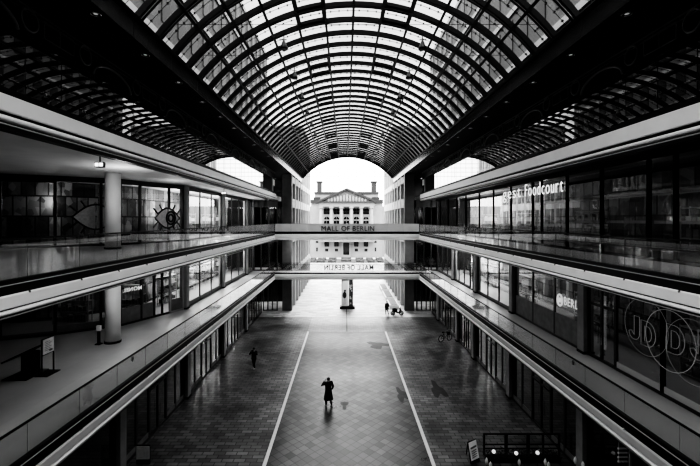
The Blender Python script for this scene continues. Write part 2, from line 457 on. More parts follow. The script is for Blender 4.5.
for k in range(NP+1):
    t = -ANG+2*ANG*k/NP
    mb = MB(); xi, zi = vp(t, RAD-.02)
    for j in range(1):
        mb.bar((xi, YV0, zi), (xi, YV1, zi), .11, .16, up=(math.sin(t), 0, math.cos(t)))
    mb.build('purlin', M['rib'], vault)
# glass panes of the vault
mb = MB()
prev = None
for k in range(49):
    t = -ANG+2*ANG*k/48; x, z = vp(t, RAD+.2)
    a, b = mb.bm.verts.new((x, YV0-.7, z)), mb.bm.verts.new((x, YV1+.1, z))
    if prev: mb.bm.faces.new((prev[0], prev[1], b, a))
    prev = (a, b)
mb.build('glass', M['roofglass'], vault, True)
# glazing rods across each bay and the point fixings
mb = MB()
for i in range(NR-1):
    y = YV0+RS*i+.75
    mb.tube([(vp(-ANG+2*ANG*k/36, RAD+.1)[0], y, vp(-ANG+2*ANG*k/36, RAD+.1)[1]) for k in range(37)], .011, 4)
mb.build('glazing_rod', M['rib'], vault)
mb = MB()
for i in range(NR-1):
    y = YV0+RS*i+.75
    for k in range(NP):
        for q in (.2, .5, .8):
            t = -ANG+2*ANG*(k+q)/NP; x, z = vp(t, RAD+.1)
            mb.box(x-.03, x+.03, y-.03, y+.03, z-.03, z+.03)
mb.build('point_fixing', M['rib'], vault)
# opening vents: heavier double frames beside the crown
vent0 = None
for i in range(13, NR-2, 5):
    for k in (4, 7):
        mb = MB(); y = YV0+RS*i
        t0, t1 = -ANG+2*ANG*k/NP+.01, -ANG+2*ANG*(k+1)/NP-.01
        for yy in (y+.1, y+RS-.1, y+RS+.1, y+2*RS-.1):
            arc_bar(mb, yy-.03, yy+.03, RAD-.02, RAD+.14, t0, t1, 6)
        for t in (t0, t1):
            x, z = vp(t, RAD+.03); mb.bar((x, y, z), (x, y+2*RS, z), .10, .16, up=(math.sin(t), 0, math.cos(t)))
        mb.build('vent_frame', M['rib'], vault)
# tie cables
for y in (14.4, 17.1, 21.0, 27.0, 34.0, 42.0):
    mb = MB(); mb.tube([(BL+.02, y, ZB+.75), (BR-.02, y, ZB+.75)], .009, 5); mb.build('tie_cable', M['rib'], vault)
# end glazing of the vault
r = struct_root(wname(), (XC, YV1+.3, ZB))
mb = MB(); arc_bar(mb, YV1+.15, YV1+.35, RAD-.2, RAD+.25); mb.build('arch_frame', M['rib'], r)
mb = MB()
for z in (18.2, 18.85, 19.5, 20.15, 20.8):
    hw = math.sqrt(max(0, (RAD-.15)**2-(z-ZC)**2)); mb.bar((XC-hw, YV1+.25, z), (XC+hw, YV1+.25, z), .05, .05)
for x in (-4.2, -1.4, 1.4, 4.2):
    mb.bar((XC+x, YV1+.25, ZB), (XC+x, YV1+.25, ZC+math.sqrt((RAD-.15)**2-x*x)), .03, .03)
mb.build('frame', M['framelight'], r)

# ------------------------------------------------------------------ lights fixed to the roof
def downlight(x, y, label):
    t = thing('downlight', label, 'light', (x, y, ZS), 'downlights in the roof soffits')
    return t
d0 = thing('downlight', 'x', 'light', (0, 0, ZS), 'downlights in the roof soffits')
mb = MB(); mb.tube([(.13*math.cos(a*math.pi/12), .13*math.sin(a*math.pi/12), ZS-.012) for a in range(24)], .016, 6, closed=True); mb.build('rim', M['chrome'], d0, True)
mb = MB(); mb.loft([(0, 0, ZS-.006, .06, .06), (0, 0, ZS+.0, .05, .05)], 14); mb.build('lens', M['lampdim'], d0)
first = True
for X, side in ((-6.97, 'left'), (7.88, 'right')):
    for k in range(14):
        y = 10.9+2.72*k
        lab = f'round recessed downlight in the {side} dark soffit, {ORD[k]} from the near end'
        if first: d0.location = (X, y, ZS); d0['label'] = lab; ORG[d0.name] = Vector((X, y, ZS)); first = False
        else: copy_tree(d0, (X, y, ZS), lab)
p0 = thing('pendant_lamp', 'x', 'lamp', (0, 0, 0), 'floodlights hung under the glass vault')
mb = MB(); mb.loft([(0, 0, -.42, .20, .20), (0, 0, -.36, .21, .21), (0, 0, -.2, .13, .13), (0, 0, -.05, .08, .08), (0, 0, .0, .05, .05)], 14); mb.build('lamp_shade', M['lampcase'], p0, True)
mb = MB(); mb.loft([(0, 0, -.44, .17, .17), (0, 0, -.42, .17, .17)], 14); mb.build('lens', M['lampcase'], p0)
mb = MB(); mb.bar((0, 0, 0), (0, 0, .32), .05, .05); mb.bar((-.14, 0, .05), (.14, 0, .05), .04, .04); mb.build('bracket', M['lampcase'], p0)
first = True
for sx, side in ((-1, 'left'), (1, 'right')):
    for k in range(10):
        x = XC+sx*3.4; y = 19.15+3.99*k
        z = ZC+math.sqrt((RAD-.1)**2-3.4**2)-.28
        lab = f'dark floodlight under the {side} side of the glass vault, {ORD[k]} from the near end'
        if first: p0.location = (x, y, z); p0['label'] = lab; ORG[p0.name] = Vector((x, y, z)); first = False
        else: copy_tree(p0, (x, y, z), lab)

# ------------------------------------------------------------------ balustrades along the galleries
SEAM = [10.4+2.05*k for k in range(-4, 19)]
def balustrade(X, zb, zt, label, s):
    t = thing('glass_balustrade', label, 'balustrade', (X, (Y0+YE)/2, zb), 'glass balustrades of the galleries')
    ys = [Y0+.2]+[y for y in SEAM if Y0+1 < y < YE-.8]+[YE-.3]
    for a, b in zip(ys, ys[1:]):
        mb = MB(); mb.box(X-.009, X+.009, a+.012, b-.012, zb-.04, zt-.02); mb.build('glass_panel', M['rail'], t)
    mb = MB(); mb.box(X-.03, X+.03, Y0, YE-.3, zt-.03, zt+.02, .006); mb.build('handrail', M['black'], t)
    for y in ys[1:-1]:
        mb = MB(); mb.ball((X+s*.04, y, zb-.4), .035, u=8, v=6); mb.tube([(X-.02, y, zb-.02), (X-.02, y, zt-.03)], .008, 4); mb.build('clamp', M['chrome'], t)
    return t
balustrade(RL, ZU+.03, ZU+1.05, 'long clear glass balustrade along the left upper gallery', 1)
balustrade(RR, ZU+.03, ZU+1.0, 'long clear glass balustrade along the right upper gallery', -1)
balustrade(RL, ZL+.17, ZL+1.08, 'long clear glass balustrade along the left lower gallery', 1)
balustrade(RR, ZL+.17, ZL+1.0, 'long clear glass balustrade along the right lower gallery', -1)
for px, py, X, side in ((132.6, 359, RL+.03, 'left'), (573, 362.5, RR-.03, 'right')):
    y = onX(px, X); z = H-(py-VY)/F*y
    mb = MB(); mb.tube([(X, y+.06*math.cos(a*math.pi/8), z+.09*math.sin(a*math.pi/8)) for a in range(16)], .012, 5, closed=True)
    mb.tube([(X, y-.03, z-.05), (X, y+.03, z+.05)], .012, 5)
    tag(mb.build('sticker', M['letter'], None, org=(X, y, z)), f'small round dark sticker on the glass of the {side} lower balustrade', 'sticker')

# ------------------------------------------------------------------ footbridges at the far end
def footbridge(label, zf, zfas, zfas2, frosted, up=.04):
    t = thing('footbridge', label, 'bridge', (0, YE, zf))
    ya, yb = YE, YE+1.85
    x0, x1 = RL-.25, RR+.25
    mb = MB(); mb.box(x0, x1, ya+.05, yb-.05, zfas2+.1, zf); mb.build('deck', M['gfloor'], t)
    mb = MB(); mb.box(x0, x1, ya, ya+.1, zfas, zf+up); mb.box(x0, x1, yb-.1, yb, zfas, zf+up); mb.build('channel', M['black'], t)
    for yy, sg in ((ya, -1), (yb, 1)):
        mb = MB(); prof = []
        for k in range(7):
            a = math.pi/2*k/6; prof.append((yy-sg*.35*(1-math.cos(a)) + sg*.03, zfas-(zfas-zfas2)*math.sin(a)))
        prof = [(yy+sg*.0, zfas), (yy+sg*.12, zfas-.12*(zfas-zfas2)), (yy+sg*.16, zfas-.45*(zfas-zfas2)), (yy+sg*.1, zfas-.7*(zfas-zfas2)), (yy-sg*.2, zfas2), (yy-sg*.5, zfas2), (yy-sg*.5, zfas)]
        a = [mb.bm.verts.new((x0, y, z)) for y, z in prof]; b = [mb.bm.verts.new((x1, y, z)) for y, z in prof]
        for k in range(len(prof)): mb.bm.faces.new((a[k], a[(k+1) % len(prof)], b[(k+1) % len(prof)], b[k]))
        mb.bm.faces.new(a); mb.bm.faces.new(b[::-1]); mb.build('fascia', M['white'], t)
    mb = MB(); mb.box(x0, x1, ya+.4, yb-.4, zfas2, zfas2+.1); mb.build('soffit', M['ceil'], t)
    n = 9; xs = [RL+(RR-RL)*k/n for k in range(n+1)]
    for yy, kind in ((ya+.05, 'front'), (yb-.05, 'back')):
        m = M['frost'] if frosted and kind == 'front' else M['rail']
        for a, b in zip(xs, xs[1:]):
            mb = MB(); mb.box(a+.01, b-.01, yy-.01, yy+.01, zf-.02, zf+.96); mb.build('glass_panel', m, t)
        mb = MB(); mb.box(RL, RR, yy-.025, yy+.025, zf+.95, zf+.99); mb.build('handrail', M['black'] if not frosted else M['framelight'], t)
    return t
footbridge('upper white footbridge with grey frosted front balustrade across the hall end', 10.0, 9.75, 9.03, True)
footbridge('lower white footbridge with clear glass balustrades across the hall end', 5.1, 4.93, 4.21, False, .0)
MT = [M['letter'], M['letter'], M['lettermid'], M['letter'], M['letter'], M['letter'], M['letter'], M['letter'], M['letter'], M['lettermid'], M['lettermid'], M['letter'], M['letter'], M['letter']]  # greyer letters painted to look faded by reflections
t = thing('sign', 'black MALL OF BERLIN lettering on the grey front of the upper footbridge', 'sign', (.4, YE-.03, 10.1))
write(t, 'MALL OF BERLIN', (at(321.5, 231, YE-.03).x, YE-.03, 10.13), (1, 0, 0), (0, 0, 1), .60, at(375, 231, YE).x-at(321.5, 231, YE).x, M['letter'], .05, .0, mats=MT)
t = thing('sign', 'MALL OF BERLIN lettering seen reversed from behind on the lower footbridge glass', 'sign', (.4, YE+1.85, 5.2))
write(t, 'MALL OF BERLIN', (at(373.5, 267, YE+1.88).x, YE+1.88, 5.2), (-1, 0, 0), (0, 0, 1), .62, at(372.5, 231, YE+1.88).x-at(322.5, 231, YE+1.88).x, M['letter'], .05, .025)

# ------------------------------------------------------------------ columns
def column_round(X, Y, z0, z1, r, label):
    t = thing('round_column', label, 'column', (X, Y, z0), 'round columns of the left galleries', 'thing')
    mb = MB(); mb.loft([(X, Y, z0+.1, r, r), (X, Y, z1, r, r)], 32); mb.build('shaft', M['column'], t, True)
    mb = MB(); mb.loft([(X, Y, z0, r+.03, r+.03), (X, Y, z0+.1, r+.03, r+.03)], 32); mb.build('base', M['black'], t, True)
column_round(-12.2, 20.5, ZU+.002, 13.93, .37, 'pale round column on the left upper gallery floor in front of the eye-painted windows')
column_round(-12.2, 20.5, ZL+.002, 8.98, .37, 'pale round column on the left lower gallery floor behind the sign stand')
NC = {}
def pillar(X, Y, z0, z1, label, w=.5, m='pillar'):
    t = thing('square_column', label, 'column', (X, Y, z0), 'square columns between the shop windows', 'thing')
    mb = MB(); mb.box(X-w/2, X+w/2, Y-w/2, Y+w/2, z0+.12, z1-.005, .015); mb.build('shaft', M[m], t)
    mb = MB(); mb.box(X-w/2-.02, X+w/2+.02, Y-w/2-.02, Y+w/2+.02, z0, z0+.12); mb.build('base', M['black'], t)
GU = 'upper gallery'; 
SLX, SRX, GLX, GRX = -11.6, 11.65, -10.3, 10.75
PL = [28.2, 36.8, 45.6]; PR = [18.9, 26.9, 34.4, 41.6]
PGL = [17.7, 25.2, 32.7, 40.2]; PGR = [17.5, 25.2, 32.2, 36.9, 44.5]
for z0, z1, lev, X, ys, side in ((ZU, 13.95, 'upper gallery', SLX, PL, 'left'), (ZL, 9.0, 'lower gallery', SLX, PL, 'left'),
                                 (ZL, 9.0, 'lower gallery', SRX, PR, 'right'),
                                 (0, 4.2, 'ground floor', GLX, PGL, 'left'), (0, 4.2, 'ground floor', GRX, PGR, 'right')):
    for k, y in enumerate(ys):
        pillar(X, y, z0, z1, f'square grey column between shop windows of the {side} {lev}, {ORD[k]} from the near end')

# ------------------------------------------------------------------ shop windows
def shopfront(A, B, z0, z1, fr=(), kick=.0, trans=(), m='frame', w=.07, head=.25, pane='pane', km='kick'):
    """one window from A to B (x, y) with posts at fractions fr, a kick panel and transoms at heights trans"""
    A3, B3 = Vector((A[0], A[1], 0)), Vector((B[0], B[1], 0)); d = B3-A3
    r = struct_root(wname(), ((A[0]+B[0])/2, (A[1]+B[1])/2, z0))
    mb = MB()
    n = Vector((-d.y, d.x, 0)).normalized()
    def post(f, ww):
        p = A3+d*f; mb.bar((p.x, p.y, z0), (p.x, p.y, z1), ww, .14, up=tuple(n) if False else tuple(d.normalized()))
    for f in (0, 1): post(f, .1)
    for f in fr: post(f, w)
    def hbar(z, h):
        mb.bar((A3.x, A3.y, z), (B3.x, B3.y, z), .12, h)
    hbar(z1-head/2, head); hbar(z0+.06, .12)
    for z in trans: hbar(z, .07)
    mb.build('frame', M[m], r)
    if kick:
        mb = MB(); mb.bar((A3.x, A3.y, z0+.12+kick/2), (B3.x, B3.y, z0+.12+kick/2), .05, kick); mb.build('kick_panel', M[km], r)
    mb = MB(); zz0, zz1 = z0+.12+kick, z1-head
    mb.poly([(A3.x, A3.y, zz0), (B3.x, B3.y, zz0), (B3.x, B3.y, zz1), (A3.x, A3.y, zz1)]); mb.build('glass', M[pane], r)
    return r
def shopdoor(A, B, z0, z1, pane='pane'):
    A3, B3 = Vector((A[0], A[1], 0)), Vector((B[0], B[1], 0)); d = B3-A3
    r = struct_root(dname(), ((A[0]+B[0])/2, (A[1]+B[1])/2, z0)); mb = MB()
    for f in (0, .5, 1):
        p = A3+d*f; mb.bar((p.x, p.y, z0), (p.x, p.y, z1), .09, .12, up=tuple(d.normalized()))
    for z, h in ((z0+.06, .12), (z0+2.5, .1), (z1-.1, .2)): mb.bar((A3.x, A3.y, z), (B3.x, B3.y, z), .1, h)
    mb.build('frame', M['frame'], r)
    mb = MB(); mb.poly([(A3.x, A3.y, z0+.1), (B3.x, B3.y, z0+.1), (B3.x, B3.y, z1), (A3.x, A3.y, z1)]); mb.build('glass', M[pane], r)
    n = Vector((-d.y, d.x, 0)).normalized()*(.1 if (A[0] < 0) else -.1)
    if n.x*A[0] > 0: n = -n
    mb = MB()
    for f in (.44, .56):
        p = A3+d*f+n; mb.tube([(p.x, p.y, z0+.8), (p.x, p.y, z0+1.6)], .02, 6)
    mb.build('door_handle', M['chrome'], r)
LP = [(-21.4, 19.4), (-18.4, 20.8), (-16.2, 21.8), (-13.6, 23.6), (-11.6, 27.9)]
def seg_at(px, A, B):                                     # where the sight line at px crosses the wall A-B, as a fraction
    k = (px-VX)/F; dx, dy = B[0]-A[0], B[1]-A[1]
    return (k*A[1]-A[0])/(dx-k*dy)
for z0, z1 in ((ZU, 13.94), (ZL, 9.0)):
    low = z0 == ZL
    shopfront(LP[0], LP[1], z0, z1, (.5,), m='black', head=.4)
    shopfront(LP[1], LP[2], z0, z1, (), kick=0 if not low else .1, head=.4, w=.12)
    A, B = LP[2], LP[3]
    shopfront(A, B, z0, z1, (seg_at(101, A, B),), kick=0 if not low else .35, head=.3, w=.22 if not low else .12)
    A, B = LP[3], LP[4]
    if low:
        f1, f2 = seg_at(154, A, B), seg_at(170, A, B)
        P = lambda f: (A[0]+(B[0]-A[0])*f, A[1]+(B[1]-A[1])*f)
        shopfront(A, P(f1), z0, z1, (.6,), kick=.9, m='frame', w=.06)
        shopdoor(P(f1), P(f2), z0, z1)
        shopfront(P(f2), B, z0, z1, (), kick=.8, m='framelight')
    else:
        shopfront(A, B, z0, z1, (seg_at(139.8, A, B), seg_at(169, A, B)), head=.3, w=.12)
    ys = PL+[YE+2]
    for a, b in zip(ys, ys[1:]):
        n = 3
        shopfront((SLX, a+.28), (SLX, b-.28), z0, z1, [k/n for k in range(1, n)], kick=.0 if not low else .25, trans=(z0+2.9,) if low else (z0+.55,), head=.3)
yr = [Y0+.2, onX(676, SRX), onX(649, SRX), onX(602, SRX), onX(567.3, SRX), onX(542, SRX), onX(533, SRX), onX(511, SRX), onX(493.5, SRX), onX(479.4, SRX), onX(466, SRX), 40.6, 44, 47.6, YE+2]
for a, b in zip(yr, yr[1:]):
    r = shopfront((SRX, a), (SRX, b), ZU, 14.09, (), head=.3, w=.1, trans=(ZU+.45,))
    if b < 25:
        mb = MB(); mb.box(SRX+.12, SRX+.2, a+.08, b-.08, 12.42, 12.56); mb.box(SRX+.12, SRX+.2, a+.08, b-.08, 11.34, 11.46); mb.build('pale_bar', M['framelight'], r)  # pale bars set just behind the near panes
yr = [Y0+.2]+PR+[YE+2]
kinds = [3, 3, 4, 3, 3]
for i, (a, b) in enumerate(zip(yr, yr[1:])):
    a2, b2 = (a+.28 if i else a), (b-.28 if i < len(yr)-2 else b)
    if i == 0:
        yb1 = onX(663, SRX)
        shopfront((SRX, a2), (SRX, yb1), ZL, 9.0, (.55,), kick=.25, w=.3, head=.25, km='kicklight')
        yb2 = onX(616, SRX)
        shopfront((SRX, yb1), (SRX, yb2), ZL, 9.0, (), kick=.25, w=.3, head=.25, km='kicklight')
        shopdoor((SRX, yb2), (SRX, b2), ZL, 9.0)
    elif i == 3:
        shopdoor((SRX, a2), (SRX, a2+1.6), ZL, 9.0)
        shopfront((SRX, a2+1.6), (SRX, b2), ZL, 9.0, (.35, .7), kick=.12, m='frame')
    else:
        n = 3
        shopfront((SRX, a2), (SRX, b2), ZL, 9.0, [k/n for k in range(1, n)], kick=1.2 if i == 1 else .15, m='frame')
for X, ys in ((GLX, PGL), (GRX, PGR)):
    yy = [Y0+.2]+ys+[YE+1.0]
    for i, (a, b) in enumerate(zip(yy, yy[1:])):
        a2, b2 = (a+.28 if i else a), (b-.28 if i < len(yy)-2 else b)
        L = b2-a2
        if L > 4:
            shopfront((X, a2), (X, a2+L*.36), 0, 4.2, (.5,), kick=.25, head=.35, pane='panedark')
            shopdoor((X, a2+L*.36), (X, a2+L*.64), 0, 4.2, 'panedark')
            shopfront((X, a2+L*.64), (X, b2), 0, 4.2, (.5,), kick=.25, head=.35, pane='panedark')
        else:
            shopfront((X, a2), (X, b2), 0, 4.2, (.5,), kick=.25, head=.35, pane='panedark')
# shop windows that close the galleries at the far end, facing the camera
for z0, z1 in ((ZU, 13.94), (ZL, 9.0), (0, 4.2)):
    xl = SLX if z0 else GLX; xr = SRX if z0 else GRX
    shopfront((xl, YE+2.2), (RL-.1, YE+2.2), z0, z1, (.33, .66), head=.9 if z0 == ZU else .35, w=.09)
    shopfront((RR+.1, YE+2.2), (xr, YE+2.2), z0, z1, (.35, .7), head=.9 if z0 == ZU else .35, w=.09)

# ------------------------------------------------------------------ passage blocks beyond the footbridges
def passage(side):
    s = -1 if side == 'left' else 1
    X = BL if s < 0 else BR
    b = thing('office_building', f'pale office block with stone fins forming the {side} side of the passage beyond the footbridges', 'building', (X, 60, 0))
    Xo = X+s*9
    ya, yb = 49.1, 75
    mb = MB(); mb.box(min(X+s*.55, Xo), max(X+s*.55, Xo), ya+5.6, YV1+.6, 0, ZS-.05); mb.box(min(X+s*.55, Xo), max(X+s*.55, Xo), YV1+.62, yb, 0, 17); mb.build('wall', M['winglass'], b)
    mb = MB(); mb.box(min(X+s*.55, Xo), max(X+s*.55, Xo), YV1+.62, yb, 17, 26); mb.build('upper_wall', M['facadewall'], b)
    mb = MB(); mb.box(min(X+s*.06, X+s*1.25), max(X+s*.06, X+s*1.25), ya, ya+.7, 0, ZS-.03); mb.build('corner_pier', M['pierdark'], b)
    k = 0; y = ya+3.1
    while y < yb:
        mb = MB(); mb.box(min(X, X+s*.6), max(X, X+s*.6), y, y+.62, 0, ZS-.03 if y < YV1 else 26); mb.build('fin', M['pier'], b)
        y += 3.1
        if k % 1 == 0 and y < yb:
            mb = MB(); mb.box(min(X+s*.15, X+s*.5), max(X+s*.15, X+s*.5), y-1.35, y-1.12, 4.6, ZS-.03 if y < YV1+3 else 26); mb.build('mullion', M['pier'], b)
    for z0, z1 in ((4.3, 5.0), (8.6, 9.3), (13.05, 14.15), (16.2, 17.0)):
        mb = MB(); mb.box(min(X+s*.04, X+s*.62), max(X+s*.04, X+s*.62), ya+.75, yb, z0, z1); mb.build('band', M['band'] if z0 > 10 else M['pier'], b)
    mb = MB(); mb.box(min(X+s*.04, X+s*.62), max(X+s*.04, X+s*.62), YV1+.6, yb, 20, 20.8); mb.box(min(X, Xo), max(X, Xo), YV1+.7, yb, 25.6, 26.2); mb.build('band', M['stone'], b)
    mb = MB(); mb.box(min(X+s*.5, X+s*.56), max(X+s*.5, X+s*.56), ya+.7, ya+5.6, 0, ZS-.03); mb.build('glass', M['winglass'], b)
passage('left'); passage('right')
# blocks rising behind the vault on both sides
def block(side):
    s = -1 if side == 'left' else 1
    X = -9.7 if s < 0 else 10.6
    b = thing('office_building', f'grey office block with tall windows rising beyond the {side} side of the glass vault', 'building', (X, 36, 18.1))
    mb = MB(); mb.box(min(X, X+s*6), max(X, X+s*6), 12, 48.5, 18.1, 32); mb.build('wall', M['facade'], b)
    mb = MB()
    for z in (20.9, 24.4, 27.9, 31.4): mb.box(min(X-s*.12, X), max(X-s*.12, X), 12, 48.5, z, z+.35)
    mb.build('cornice', M['pier'], b)
    src = None
    for fl in range(4):
        for k in range(18):
            y = 12.6+k*2.0; z = 18.5+fl*3.5
            if src is None:
                mb = MB(); mb.box(min(X-s*.05, X+s*.1), max(X-s*.05, X+s*.1), y, y+.95, z, z+2.1); src = mb.build('window', M['winglass'], b); y00, z00 = y, z
            else:
                c = src.copy(); C.objects.link(c); c.parent = b; c.location = (0, y-y00, z-z00)
block('left'); block('right')

# ------------------------------------------------------------------ parliament building across the street
YB = 118.0; K = YB/F
def bx(px): return (px-VX)*K
def bz(py): return H-(py-VY)*K
b = thing('neoclassical_building', 'pale stone neoclassical building with columned portico and pediment beyond the passage', 'building', (bx(346.3), YB, 0))
cx = bx(346.3)
mb = MB(); mb.box(bx(311), bx(382.5), YB, YB+18, 0, bz(203)); mb.box(bx(314.5), bx(378.5), YB+1, YB+17, bz(203.5), bz(193)); mb.build('wall', M['stone'], b)
mb = MB(); mb.box(cx-45, bx(311), YB+3, YB+16, 0, bz(206)); mb.box(bx(382.5), cx+45, YB+3, YB+16, 0, bz(206)); mb.build('side_wing', M['stone'], b)
mb = MB()
for x0, x1 in ((311.5, 320.5), (372.3, 382)): mb.box(bx(x0)-.3, bx(x1)+.3, YB-.6, YB+.2, bz(203.3), bz(199.7))
mb.box(bx(314), bx(379), YB+.7, YB+1.2, bz(194), bz(191.6)); mb.box(bx(313.5), bx(320), YB+.4, YB+1.1, bz(199.5), bz(197)); mb.box(bx(372), bx(379.5), YB+.4, YB+1.1, bz(199.5), bz(197))
mb.build('cornice', M['stonedark'], b)
yf = YB-3.0
mb = MB(); mb.poly([(bx(320), yf, bz(202.3)), (bx(374), yf, bz(202.3)), (bx(346.8), yf, bz(190.6))], (0, 3.2, 0)); mb.build('pediment', M['tympanum'], b)
mb = MB(); mb.bar((bx(318.8), yf-.3, bz(202)), (bx(346.9), yf-.3, bz(189.9)), .8, .55); mb.bar((bx(375), yf-.3, bz(202)), (bx(346.7), yf-.3, bz(189.9)), .8, .55)
mb.box(bx(319), bx(374.8), yf-.6, yf+.2, bz(203.4), bz(201.9)); mb.build('pediment_moulding', M['stonedark'], b)
mb = MB()
for k in range(13):
    x = bx(329)+(bx(365)-bx(329))*k/12; q = 1-abs(k-6)/7.5
    mb.ball((x, yf-.05, bz(201.6)+.9*q), .32, .25, .35+.9*q, 8, 6)
mb.build('relief', M['stone'], b)
mb = MB(); mb.box(bx(320), bx(373.8), yf, YB, bz(206.8), bz(203.4)); mb.build('entablature', M['stone'], b)
for px in (321.6, 331.6, 341.4, 351.3, 361.1, 371):
    c = MB(); x = bx(px); c.loft([(x, yf+.5, bz(240)+.4, .52, .52), (x, yf+.5, bz(222), .5, .5), (x, yf+.5, bz(208.4), .42, .42)], 16)
    cb = c.build('column', M['stone'], b, True)
    c = MB(); c.box(x-.6, x+.6, yf-.1, yf+1.1, bz(208.4), bz(206.8)); c.box(x-.62, x+.62, yf-.12, yf+1.12, bz(240), bz(240)+.4); c.build('capital', M['stone'], cb)
mb = MB(); mb.box(bx(320), bx(373.8), yf, YB, bz(241.2), bz(240)); mb.build('balcony', M['stone'], b)
def win(x0, x1, y0, y1, arch=False):
    mb = MB(); a, c, z0, z1 = bx(x0), bx(x1), bz(y1), bz(y0)
    if arch:
        r = (c-a)/2; zc = z1-r; pts = [(a, YB-.06, z0), (c, YB-.06, z0)]+[((a+c)/2+r*math.cos(q*math.pi/10), YB-.06, zc+r*math.sin(q*math.pi/10)) for q in range(11)]
        mb.poly(pts, (0, .1, 0))
    else: mb.box(a, c, YB-.08, YB+.05, z0, z1)
    w = mb.build('window', M['winglass'], b)
    mb = MB(); mb.box((a+c)/2-.05, (a+c)/2+.05, YB-.12, YB-.06, z0, z1); mb.box(a, c, YB-.12, YB-.06, z0+(z1-z0)*.42, z0+(z1-z0)*.58 if arch else z0+(z1-z0)*.5); mb.build('sash', M['stonedark'] if not arch else M['stone'], w)
for px in (326.7, 336.5, 346.4, 356.3, 366):
    win(px-3, px+3, 208.6, 214.3); win(px-2.7, px+2.7, 216.6, 223.6, True)
    if px != 346.4: win(px-2.2, px+2.2, 240.6, 246.6); win(px-1.5, px+1.5, 248.7, 251.4)
for px in (317, 375.5): win(px-1.2, px+1.2, 241, 242.8); win(px-.8, px+.8, 247.5, 251.4)
mb = MB(); mb.box(bx(341.5), bx(350.8), YB-.5, YB+.1, bz(258), bz(241)); mb.build('door_surround', M['stone'], b)
mb = MB(); mb.box(bx(343.2), bx(349.3), YB-.56, YB-.4, bz(254.6), bz(242.6)); d = mb.build('door', M['winglass'], b)
for px0, px1 in ((315.6, 320.2), (373.2, 378)):
    mb = MB(); mb.box(bx(px0), bx(px1), YB+6, YB+9, bz(193), bz(180)); mb.box(bx(px0)-.25, bx(px1)+.25, YB+5.8, YB+9.2, bz(180.5), bz(179.2)); mb.build('tower', M['stonedark'], b)
# garden in front: clipped hedges on the terrace, low wall
for k, (px0, px1, y0, y1) in enumerate(((313, 318, 113, 104), (320, 327, 113, 104), (330, 337, 113, 104), (341.5, 350.5, 114, 106), (355, 362, 113, 104), (365, 371, 113, 104), (374, 380, 113, 104))):
    for j in range(2):
        ya = y1+j*5.2; xa, xb = (px0-VX)*K, (px1-VX)*K
        mb = MB(); n = 7
        mb.box(xa, xb, ya, ya+2.6, 0, .55, .1)
        bmesh.ops.subdivide_edges(mb.bm, edges=mb.bm.edges[:], cuts=2, use_grid_fill=True)
        for v in mb.bm.verts:
            if v.co.z > .05: v.co += Vector((random.uniform(-.1, .1), random.uniform(-.1, .1), random.uniform(-.1, .12)))
        tag(mb.build('hedge', M['leafgrey'], None, org=((xa+xb)/2, ya+1.3, 0)), f'low clipped grey hedge in the {("front", "back")[j]} row before the columned building, {ORD[k]} from the left', 'hedge', 'hedges before the columned building')

# ------------------------------------------------------------------ things on the plaza
def totem():
    p = at(347.3, 309, 50.1); X = p.x; Y = 50.1+.4
    t = thing('advertising_totem', 'tall glazed advertising totem on a black plinth below the lower footbridge', 'totem', (X, Y, 0))
    mb = MB(); mb.box(X-.98, X+.98, Y-.5, Y+.5, 0, .32, .03); mb.build('base', M['black'], t)
    mb = MB()
    for x in (-.72, .72): mb.box(X+x-.04, X+x+.04, Y-.22, Y+.22, .32, 3.75)
    mb.box(X-.76, X+.76, Y-.22, Y+.22, 3.65, 3.8); mb.build('frame', M['chrome'], t)
    mb = MB(); mb.box(X-.68, X+.16, Y-.16, Y+.16, .34, 3.64); mb.build('poster', M['paperwhite'], t)
    mb = MB(); mb.box(X+.2, X+.68, Y-.16, Y+.16, .34, 3.64); o = mb.build('panel', M['shopwall'], t)
    mb = MB()
    for k in range(14):
        x = random.uniform(.25, .62); z = random.uniform(.5, 3.4); mb.box(X+x-.06, X+x+.06, Y-.172, Y-.16, z, z+.22)
    mb.build('printed_pattern', M['paper'], o)
    mb = MB(); mb.ball((X-.35, Y-.17, 1.75), .26, .02, .42, 12, 8); mb.ball((X-.3, Y-.17, 2.3), .13, .02, .15, 10, 8)
    mb.bar((X-.42, Y-.17, .6), (X-.36, Y-.17, 1.6), .07, .02); mb.bar((X-.22, Y-.17, .6), (X-.3, Y-.17, 1.6), .07, .02)
    mb.build('printed_figure', M['letter'], t)
totem()
for k, (py0, py1) in enumerate(((308.5, 302.5), (300.5, 293.2), (292, 286.8))):
    ya, yb = F*H/(py0-VY)-.2, F*H/(py1-VY)-.3
    t = thing('planter', ('white low planter box nearest the footbridge along the right passage wall', 'white low planter box in the middle of the row along the right passage wall', 'white low planter box farthest away along the right passage wall')[k], 'planter', (6.3, (ya+yb)/2, 0), 'white planters by the passage wall')
    mb = MB(); mb.box(5.75, 6.95, ya, yb, 0, .48, .03); mb.build('box', M['paperwhite'], t)
    mb = MB(); mb.box(5.9, 6.8, ya+.15, yb-.15, .47, .55, .02); mb.build('soil', M['facade'], t)

